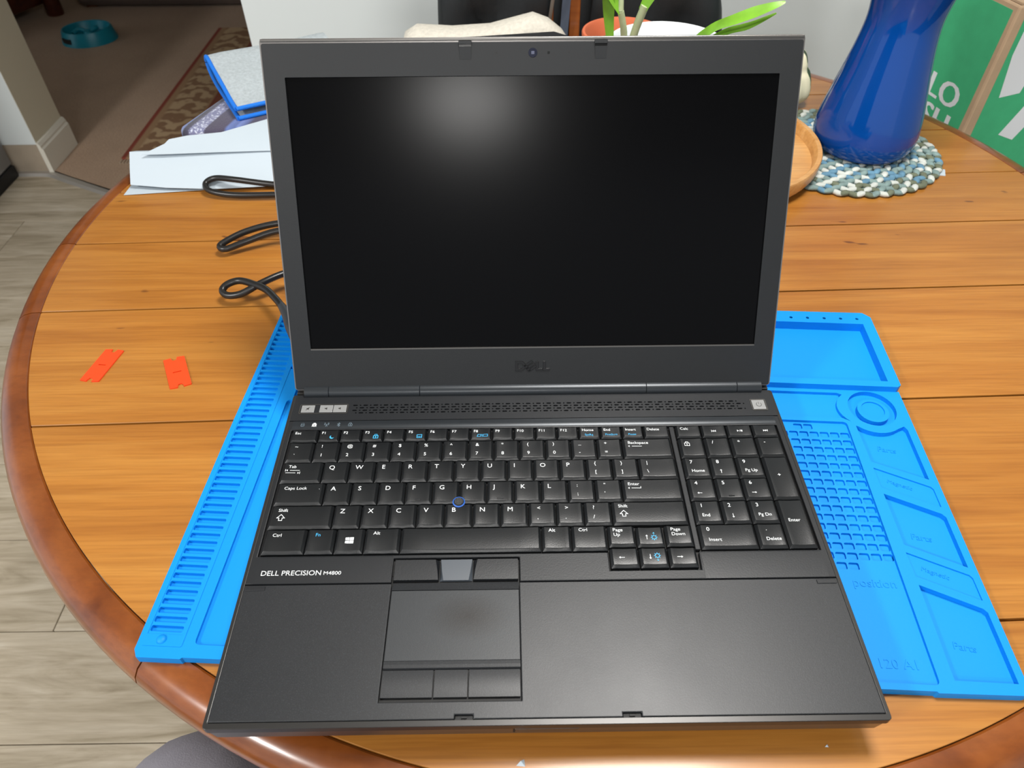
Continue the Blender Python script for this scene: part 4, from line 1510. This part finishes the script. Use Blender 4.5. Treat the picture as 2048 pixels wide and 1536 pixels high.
# ---------------- black case and beige cushion
m_blackcase = plain('black_nylon', '1b1d1f', 0.6, nscale=500, nstr=0.3)
poly_ = [(-180, 850), (60, 846), (88, 880), (52, 912), (-110, 862 + 26), (-185, 890)]
bc = thing('black_case', 'flat black zip case lying on the table behind the laptop lid', 'case', (-50, 870, TZ))
part('shell', MB().loft([[(x, y, z) for x, y in poly_] for z in (TZ + 0.1, TZ + 40, TZ + 78)]), m_blackcase, bc, bev=7)
part('zip', MB().tube(smooth_path([(x, y - 1, TZ + 60) for x, y in poly_[:4]], 3), 1.6, 6), m_gun, bc)
m_beige = plain('beige_fleece', 'd6d1c4', 0.95, nscale=260, nstr=0.8, var=0.1, vscale=200)
loops = []
for x, z0, z1, y0, y1 in ((-170, -16, 4, 935, 955), (-163, -30, 28, 925, 975), (-146, -33.8, 36, 920, 985), (-95, -33.8, 33, 918, 985), (-40, -33.8, 36, 918, 985), (0, -33.8, 46, 920, 985), (22, -33.8, 51, 925, 985), (44, -33.8, 44, 928, 980), (64, -33, 30, 932, 972), (78, -22, 12, 940, 960)):
    cy2, cz2, a, b = (y0 + y1) / 2, (z0 + z1) / 2, (y1 - y0) / 2, (z1 - z0) / 2
    L = []
    for i in range(28):
        q = 2 * math.pi * i / 28
        c, s = math.cos(q), math.sin(q)
        L.append((x, cy2 + a * math.copysign(abs(c) ** 0.7, c), cz2 + b * math.copysign(abs(s) ** 0.7, s)))
    loops.append(L)
solo('beige_cushion', MB().loft(loops), m_beige, 'cream fleece cushion lying behind the black case', 'cushion', (-50, 965, TZ), smooth=60)

# ---------------- chair with jacket
m_chairwood = wood('chair_wood', '7a3d14', '945020', 'a8622c', rough=0.4, nicks=False)
ch = thing('dining_chair', 'brown slat-back wooden chair behind the table under a black jacket', 'chair', (100, 1120, -784))
CY = 1135
part('seat', MB().prism(rrect(-105, 305, 890, 1150, 40), -360, -330), m_chairwood, ch, bev=6)
for x in (-95, 295):
    part('back_post', MB().tube(smooth_path([(x, CY, -784), (x, CY - 4, -330), (x, CY + 5, 0), (x, CY + 30, 200)], 4), 17, 12), m_chairwood, ch, smooth=60)
    part('leg', MB().tube([(x, 915, -784), (x, 920, -358)], [14, 19], 12), m_chairwood, ch, smooth=60)
part('top_rail', MB().loft([[(x, CY + 20 + 12 * math.sin(math.pi * (x + 105) / 410), 130), (x, CY + 36 + 12 * math.sin(math.pi * (x + 105) / 410), 130), (x, CY + 40 + 12 * math.sin(math.pi * (x + 105) / 410), 205), (x, CY + 24 + 12 * math.sin(math.pi * (x + 105) / 410), 205)] for x in range(-105, 306, 41)]), m_chairwood, ch, bev=4)
part('bottom_rail', MB().box(-90, 290, CY - 10, CY + 8, -230, -190), m_chairwood, ch, bev=4)
for x in (-50, 0, 55, 100, 145, 195, 245):
    part('slat', MB().loft([[(x - 9, CY - 6, -195), (x + 9, CY - 6, -195), (x + 9, CY + 5, -195), (x - 9, CY + 5, -195)], [(x - 9, CY + 24, 135), (x + 9, CY + 24, 135), (x + 9, CY + 34, 135), (x - 9, CY + 34, 135)]]), m_chairwood, ch, bev=2)
part('stretcher', MB().tube([(-95, 1010, -640), (295, 1010, -640)], 10, 10), m_chairwood, ch, smooth=60)

m_jacket = plain('black_jacket', '1b2023', 0.6, nscale=300, nstr=0.3)
jk = thing('black_jacket', 'black zipped jacket draped round the slatted chair back', 'jacket', (100, 1135, -330))


def jacket_half(xs_out, front_x, side):
    """closed thick shell: front panel, outer side, back panel"""
    mb = MB()
    loops = []
    zs = [-330, -280, -220, -150, -90, -40, 0, 40, 90, 140, 190, 225, 245]
    for z in zs:
        t = (z + 330) / 575
        bulge = 1 + 0.10 * math.sin(z * 0.021 + side)
        xo = xs_out + (side * 26 * math.exp(-((z + 40) / 60) ** 2)) * (1 if side > 0 else 0.2)
        fx = front_x + (0.10 if side < 0 else 0.02) * (z)
        yc = CY + 12 + 18 * max(0, z / 200)
        d = (34 + 8 * math.sin(z * 0.03)) * (1 - 0.5 * max(0, (z - 150) / 95)) * bulge
        path_ = []
        N = 14
        for i in range(N + 1):      # front panel from opening to outside
            s = i / N
            x = fx + (xo - fx) * s
            path_.append((x, yc - d - 9 * math.sin(s * 9 + z * 0.02) - 7 * math.sin(s * 23 - z * 0.06) * math.sin(math.pi * s) - 4 * math.sin(z * 0.11 + s * 14)))
        for i in range(1, 6):       # round the side
            a = math.pi * i / 6
            path_.append((xo + side * 14 * math.sin(a), yc - d * math.cos(a)))
        for i in range(N + 1):      # back panel to the centre
            s = i / N
            path_.append((xo + (100 - xo) * s, yc + d + 5 * math.sin(s * 8 + z * 0.03)))
        inner_ = []
        for (x, y) in path_[::-1]:
            inner_.append((x * 0.985 + 100 * 0.015, y + (4.5 if y < yc else -4.5)))
        loops.append([(x, y, z) for x, y in path_ + inner_])
    mb.loft(loops)
    return mb


part('front_panel', jacket_half(-112, 58, -1), m_jacket, jk, smooth=70, label='left front of the jacket')
part('front_panel', jacket_half(312, 124, 1), m_jacket, jk, smooth=70, label='right front of the jacket')
part('collar', MB().tube(smooth_path([(70, CY + 10, 242), (0, CY + 40, 235), (100, CY + 75, 250), (210, CY + 40, 235), (135, CY + 10, 242)], 5), 18, 10), m_jacket, jk, smooth=60)
part('zip', MB().tube([(58 + 0.10 * z - 1, CY - 26 + 18 * max(0, z / 200) - 8 * math.sin(z * 0.03) - 7 * math.sin(z * 0.02), z) for z in range(-320, 236, 15)], 3.2, 6), plain('zip_grey', '8b8a84', 0.5, 0.6), jk, smooth=60)
# blue-grey lining strip hanging in the opening
part('lining', MB().loft([[(x + 0.05 * z, CY - 8 + 12 * max(0, z / 200) + dy, z) for x, dy in ((76, 0), (90, 3), (90, 6), (76, 3))] for z in range(-320, 231, 50)]), plain('lining_slate', '4c5666', 0.8), jk, smooth=40)

# ---------------- delivery box
m_card = plain('cardboard', 'b59a7c', 0.85, var=0.08, vscale=30)
m_green = plain('printed_green', '3dab76', 0.7, var=0.05, vscale=60)
m_print = plain('printed_white', 'dcdfe2', 0.7)
BO = Vector((646, 843))
dA = Vector((-0.196, 0.98))
dB = Vector((0.98, 0.196))
bxo = thing('delivery_box', 'green printed cardboard delivery box standing beyond the table edge', 'box', (760, 950, -334))


def bxf(s, b, z):
    return (BO.x + dA.x * s + dB.x * b, BO.y + dA.y * s + dB.y * b, z)


LA, LB, ZB0, ZB1 = 228, 290, -334, 92
part('carton', MB().loft([[bxf(0, 0, z), bxf(LA, 0, z), bxf(LA, LB, z), bxf(0, LB, z)] for z in (ZB0, ZB1)]), m_card, bxo, bev=3)
part('top_flap', MB().loft([[bxf(2, 2, ZB1 + 0.5), bxf(LA - 2, 2, ZB1 + 0.5), bxf(LA - 2, 2, ZB1 + 3), bxf(2, 2, ZB1 + 3)], [bxf(2, 142, ZB1 + 0.5), bxf(LA - 2, 142, ZB1 + 0.5), bxf(LA - 2, 142, ZB1 + 6), bxf(2, 142, ZB1 + 6)]]), m_card, bxo)
part('printed_side', MB().loft([[bxf(a, q, z) for a, z in ((13, ZB0 + 12), (LA - 12, ZB0 + 12), (LA - 12, 84), (9, 84))] for q in (-0.05, -0.5)]), m_green, bxo, label='green printed side panel with white lettering')
part('printed_front', MB().loft([[bxf(q, a, z) for a, z in ((18, ZB0 + 12), (LB - 12, ZB0 + 12), (LB - 12, 84), (14, 84))] for q in (-0.05, -0.5)]), m_green, bxo, label='green printed front panel with white strokes')
tx = MB()
SZ = 34 / 0.72
for s_, zb_ in (('HELLO', -62), ('FRESH', -103)):
    vsg, fsg = glyph(s_)
    wmax = max(v[0] for v in vsg)
    kx = 1.16
    out = [bxf(34 + (wmax - a) * SZ * kx, -0.7, zb_ + b * SZ) for a, b in vsg]
    tx.add(out, fsg)
    for off in (0.9, -0.9, 1.8, -1.8):
        tx.add([bxf(34 + (wmax - a) * SZ * kx + off, -0.72 - 0.005 * off, zb_ + b * SZ) for a, b in vsg], fsg)
part('box_lettering', tx, m_print, bxo, fix=False)
sh_ = MB()
for pl in ([(22, 75), (22, 28), (33, -31), (64, -27), (80, 62), (80, 75)], [(92, -30), (63, -89), (92, -100), (125, -40)]):
    sh_.add([bxf(-0.7, a, z) for a, z in pl], [tuple(range(len(pl)))])
part('box_graphic', sh_, m_print, bxo, fix=False)
st2 = thing('side_chair', 'wooden chair seat carrying the green delivery box', 'chair', (770, 1010, -784))
part('seat', MB().loft([[bxf(-20, -20, z), bxf(LA + 30, -20, z), bxf(LA + 30, LB + 60, z), bxf(-20, LB + 60, z)] for z in (-364, -334.2)]), m_chairwood, st2, bev=8)
for s_, b_ in ((5, 10), (LA, 10), (5, LB + 30), (LA, LB + 30)):
    part('leg', MB().tube([bxf(s_, b_, -784), bxf(s_, b_, -362)], [14, 19], 12), m_chairwood, st2, smooth=60)

# ================================================================== BEYOND: carpeted room and kitchen side
def rug_mat():
    t = NT('oriental_rug')
    t.set(Roughness=0.95)
    v = t.coord()
    sp = t.n('ShaderNodeSeparateXYZ')
    t.l(v, sp.inputs[0])
    mr = t.n('ShaderNodeMapRange')
    mr.inputs['From Max'].default_value = 0.5
    t.l(sp.outputs['X'], mr.inputs['Value'])
    base = t.ramp(mr.outputs[0], [(0.0, '8a3f30'), (0.028, '8a3f30'), (0.04, 'a28160'), (0.36, 'a28160'), (0.375, '804534'), (0.42, '874f38'), (0.44, '8f5a40'), (1.0, '7d4030')])
    wv = t.n('ShaderNodeTexWave', wave_type='BANDS', bands_direction='Y')
    wv.inputs['Scale'].default_value = 4.2
    wv.inputs['Distortion'].default_value = 9
    wv.inputs['Detail'].default_value = 2
    wv.inputs['Detail Scale'].default_value = 3.5
    t.l(v, wv.inputs['Vector'])
    pat = t.ramp(wv.outputs['Fac'], [(0.3, '86644a'), (0.7, 'c2a783')])
    msk = t.ramp(mr.outputs[0], [(0.07, (0, 0, 0, 1)), (0.09, (0.75, 0.75, 0.75, 1)), (0.34, (0.75, 0.75, 0.75, 1)), (0.36, (0, 0, 0, 1))])
    t.color(t.mix(msk, base, pat))
    t.bump(t.noise(v, 300, 2), 0.5, 0.003)
    return t.m


rg = thing('oriental_rug', 'red-bordered patterned rug lying on the carpet beyond the table', 'rug', (-1302, 2100, -776))
part('pile', MB().box(-1302, -100, 2104, 3300, -775.8, -767), rug_mat(), rg, bev=3)
mb = MB()
for i in range(120):
    x = -1300 + i * 10
    mb.box(x, x + 3, 2080, 2106, -775.8, -772)
part('fringe', mb, plain('fringe_cream', 'b7a590', 0.9), rg)

m_teal = plain('teal_plastic', '118aa0', 0.35)
BX, BY = -1835, 3190
bw = thing('pet_bowl', 'teal oval slow-feeder pet bowl on the carpet', 'bowl', (BX, BY, -776))


def oval(prof, n=56):
    loops = []
    for r, z in prof:
        loops.append([(BX + r * 112 * math.cos(a) - r * 18 * math.sin(a), BY + r * 100 * math.sin(a) + r * 22 * math.cos(a), z) for a in [2 * math.pi * i / n for i in range(n)]])
    return MB().loft(loops)


part('body', oval([(1.0, -775.8), (0.99, -770), (0.90, -728), (0.87, -723), (0.82, -725), (0.77, -745), (0.72, -757), (0.3, -757)]), m_teal, bw, smooth=40)
for i in range(3):
    a = 2 * math.pi * i / 3 + 0.4
    part('feeder_ridge', MB().tube(smooth_path([(BX + 12 * math.cos(a), BY + 12 * math.sin(a), -742), (BX + 42 * math.cos(a + 0.4), BY + 38 * math.sin(a + 0.4), -736), (BX + 60 * math.cos(a + 0.9), BY + 53 * math.sin(a + 0.9), -745)], 5), 9, 8), m_teal, bw, smooth=60)
part('centre_post', MB().lathe([(18, -757), (15, -738), (7, -732)], BX, BY, 20, cap1=True), m_teal, bw, smooth=50)
gn = []
for q, z in ((1.0, -764), (1.0, -744)):
    gn.append([(BX + k * q * 112 * math.cos(t) - k * 18 * math.sin(t), BY + k * 100 * math.sin(t) + k * 22 * math.cos(t), z) for k, t in ((0.985, 3.7), (0.985, 3.95), (0.985, 4.2), (0.93, 4.2), (0.93, 3.95), (0.93, 3.7))])
part('grip_notch', MB().loft(gn), m_black, bw, bev=1)

m_sofa = plain('taupe_upholstery', '5d5048', 0.95, nscale=120, nstr=0.3)
sf = thing('sofa', 'taupe fabric sofa at the far side of the carpet', 'sofa', (-900, 3950, -776))
part('base', MB().box(-2050, 250, 3590, 4450, -770, -560), m_sofa, sf, bev=25)
for i in range(3):
    x = -1880 + i * 660
    part('seat_cushion', MB().box(x, x + 650, 3570, 4200, -560, -400), m_sofa, sf, bev=40)
    part('back_cushion', MB().box(x, x + 650, 4150, 4380, -400, 30), m_sofa, sf, bev=50)
for x in (-2060, 110):
    part('armrest', MB().box(x, x + 170, 3580, 4450, -560, -180), m_sofa, sf, bev=50)
part('backrest', MB().box(-2050, 250, 4350, 4480, -560, 40), m_sofa, sf, bev=40)
for x in (-2000, 200):
    for y in (3640, 4400):
        part('leg', MB().prism(rrect(x - 25, x + 25, y - 25, y + 25, 6), -776, -765), m_rim, sf)

m_leather = plain('dark_leather', '211816', 0.5, nscale=90, nstr=0.3)
m_redwood = wood('dark_redwood', '3a140a', '4d1d0e', '602a15', nicks=False)
ac = thing('armchair', 'dark leather armchair with reddish wooden legs behind the wall end', 'armchair', (-2600, 3500, -776))
part('frame', MB().prism([(-2330, 3090), (-2150, 3530), (-2950, 3900), (-3130, 3450)], -730, -540), m_redwood, ac, bev=12)
part('seat', MB().prism([(-2320, 3100), (-2160, 3520), (-2800, 3810), (-2980, 3390)], -540, -330), m_leather, ac, bev=40)
part('backrest', MB().prism([(-2800, 3310), (-2630, 3740), (-2790, 3810), (-2960, 3380)], -330, 140), m_leather, ac, bev=40)
part('armrest', MB().prism([(-2310, 3080), (-2270, 3190), (-2900, 3470), (-2940, 3370)], -540, -170), m_leather, ac, bev=30)
part('armrest', MB().prism([(-2190, 3420), (-2150, 3530), (-2780, 3800), (-2820, 3700)], -540, -170), m_leather, ac, bev=30)
for x, y in ((-2295, 3120), (-2125, 3515), (-2880, 3830), (-3050, 3440)):
    part('leg', MB().lathe([(36, -775.8), (38, -760), (30, -640), (30, -560)], x, y, 16), m_redwood, ac, smooth=50)

m_steel = plain('brushed_steel', '8f9092', 0.38, 0.7, nscale=0)
fr_ = thing('refrigerator', 'stainless steel appliance with black plinth at the left edge', 'refrigerator', (-1950, 1700, -784))
part('cabinet', MB().box(-2300, -1612, 1300, 2024, -744, 900), m_steel, fr_, bev=6)
part('plinth', MB().box(-2290, -1607, 1310, 2022, -784, -744), plain('plinth_black', '121212', 0.6), fr_, bev=4)
part('door', MB().box(-2300, -1612, 1240, 1296, -744, 900), m_steel, fr_, bev=8)
part('door_handle', MB().tube([(-1680, 1215, -300), (-1680, 1215, 500)], 12, 12), m_steel, fr_, smooth=60)

# ================================================================== PERSON (seated, only a knee reaches the frame)
m_trouser = plain('grey_trousers', 'a19ea8', 0.9, nscale=700, nstr=0.25, var=0.06, vscale=40)


def skin_body(name, joints, edges, mats, origin, root=0, sub=2):
    me = bpy.data.meshes.new(name)
    me.from_pydata([((x - origin[0]) * U, (y - origin[1]) * U, (z - origin[2]) * U) for x, y, z, *_ in joints], edges, [])
    o = bpy.data.objects.new(name, me)
    COL.objects.link(o)
    o.modifiers.new('skin', 'SKIN')
    if not me.skin_vertices:
        bpy.context.view_layer.objects.active = o
    sv = me.skin_vertices[0].data
    for i, j in enumerate(joints):
        sv[i].radius = (j[3] * U, j[4] * U)
        sv[i].use_root = (i == root)
    s = o.modifiers.new('sub', 'SUBSURF')
    s.levels = sub
    s.render_levels = sub
    dg = bpy.context.evaluated_depsgraph_get()
    m2 = bpy.data.meshes.new_from_object(o.evaluated_get(dg))
    bpy.data.objects.remove(o)
    m2.name = name
    m2.materials.clear()
    m2.materials.append(mats)
    m2.shade_smooth()
    return m2


def try_person():
    J = [(-120, -470, -270, 130, 115),
         (-215, -420, -285, 92, 88), (-250, -230, -292, 84, 82), (-280, -40, -272, 78, 76), (-288, 42, -268, 76, 72), (-286, 58, -325, 66, 66), (-274, -4, -480, 58, 56), (-272, -14, -640, 46, 46), (-270, -18, -735, 42, 40), (-270, 10, -752, 40, 30), (-276, 110, -762, 40, 20),
         (-25, -420, -285, 92, 88), (20, -230, -292, 84, 82), (48, -40, -284, 72, 72), (54, 40, -285, 68, 66), (54, 52, -330, 62, 62), (52, -4, -480, 58, 56), (50, -14, -640, 46, 46), (50, -18, -735, 42, 40), (50, 10, -752, 40, 30), (56, 110, -762, 40, 20)]
    E_ = [(0, 1)] + [(i, i + 1) for i in range(1, 10)] + [(0, 11)] + [(i, i + 1) for i in range(11, 20)]
    org = (-120, -200, -784)
    me = skin_body('person', J, E_, m_trouser, org)
    o = bpy.data.objects.new('person', me)
    COL.objects.link(o)
    o.location = F(*org)
    o['label'] = 'seated person in grey trousers, one knee showing below the table edge'
    o['category'] = 'person'


try_person()
# crumbs of wood and dust on the table front
for x, y, s_, lab in ((-15, -12.5, 2.6, 'small white paper crumb on the table in front of the laptop'), (163, -5.5, 1.1, 'tiny crumb on the table below the laptop front right corner')):
    a = [(x - s_, y - s_ * 0.5, TZ + 0.05), (x + s_, y - s_ * 0.7, TZ + 0.05), (x + s_ * 0.8, y + s_ * 0.8, TZ + 0.05), (x, y + s_ * 0.3, TZ + s_ * 0.7)]
    solo('crumb', MB().add(a, [(0, 1, 3), (1, 2, 3), (2, 0, 3), (0, 2, 1)]), m_paper, lab, 'crumb', (x, y, TZ))
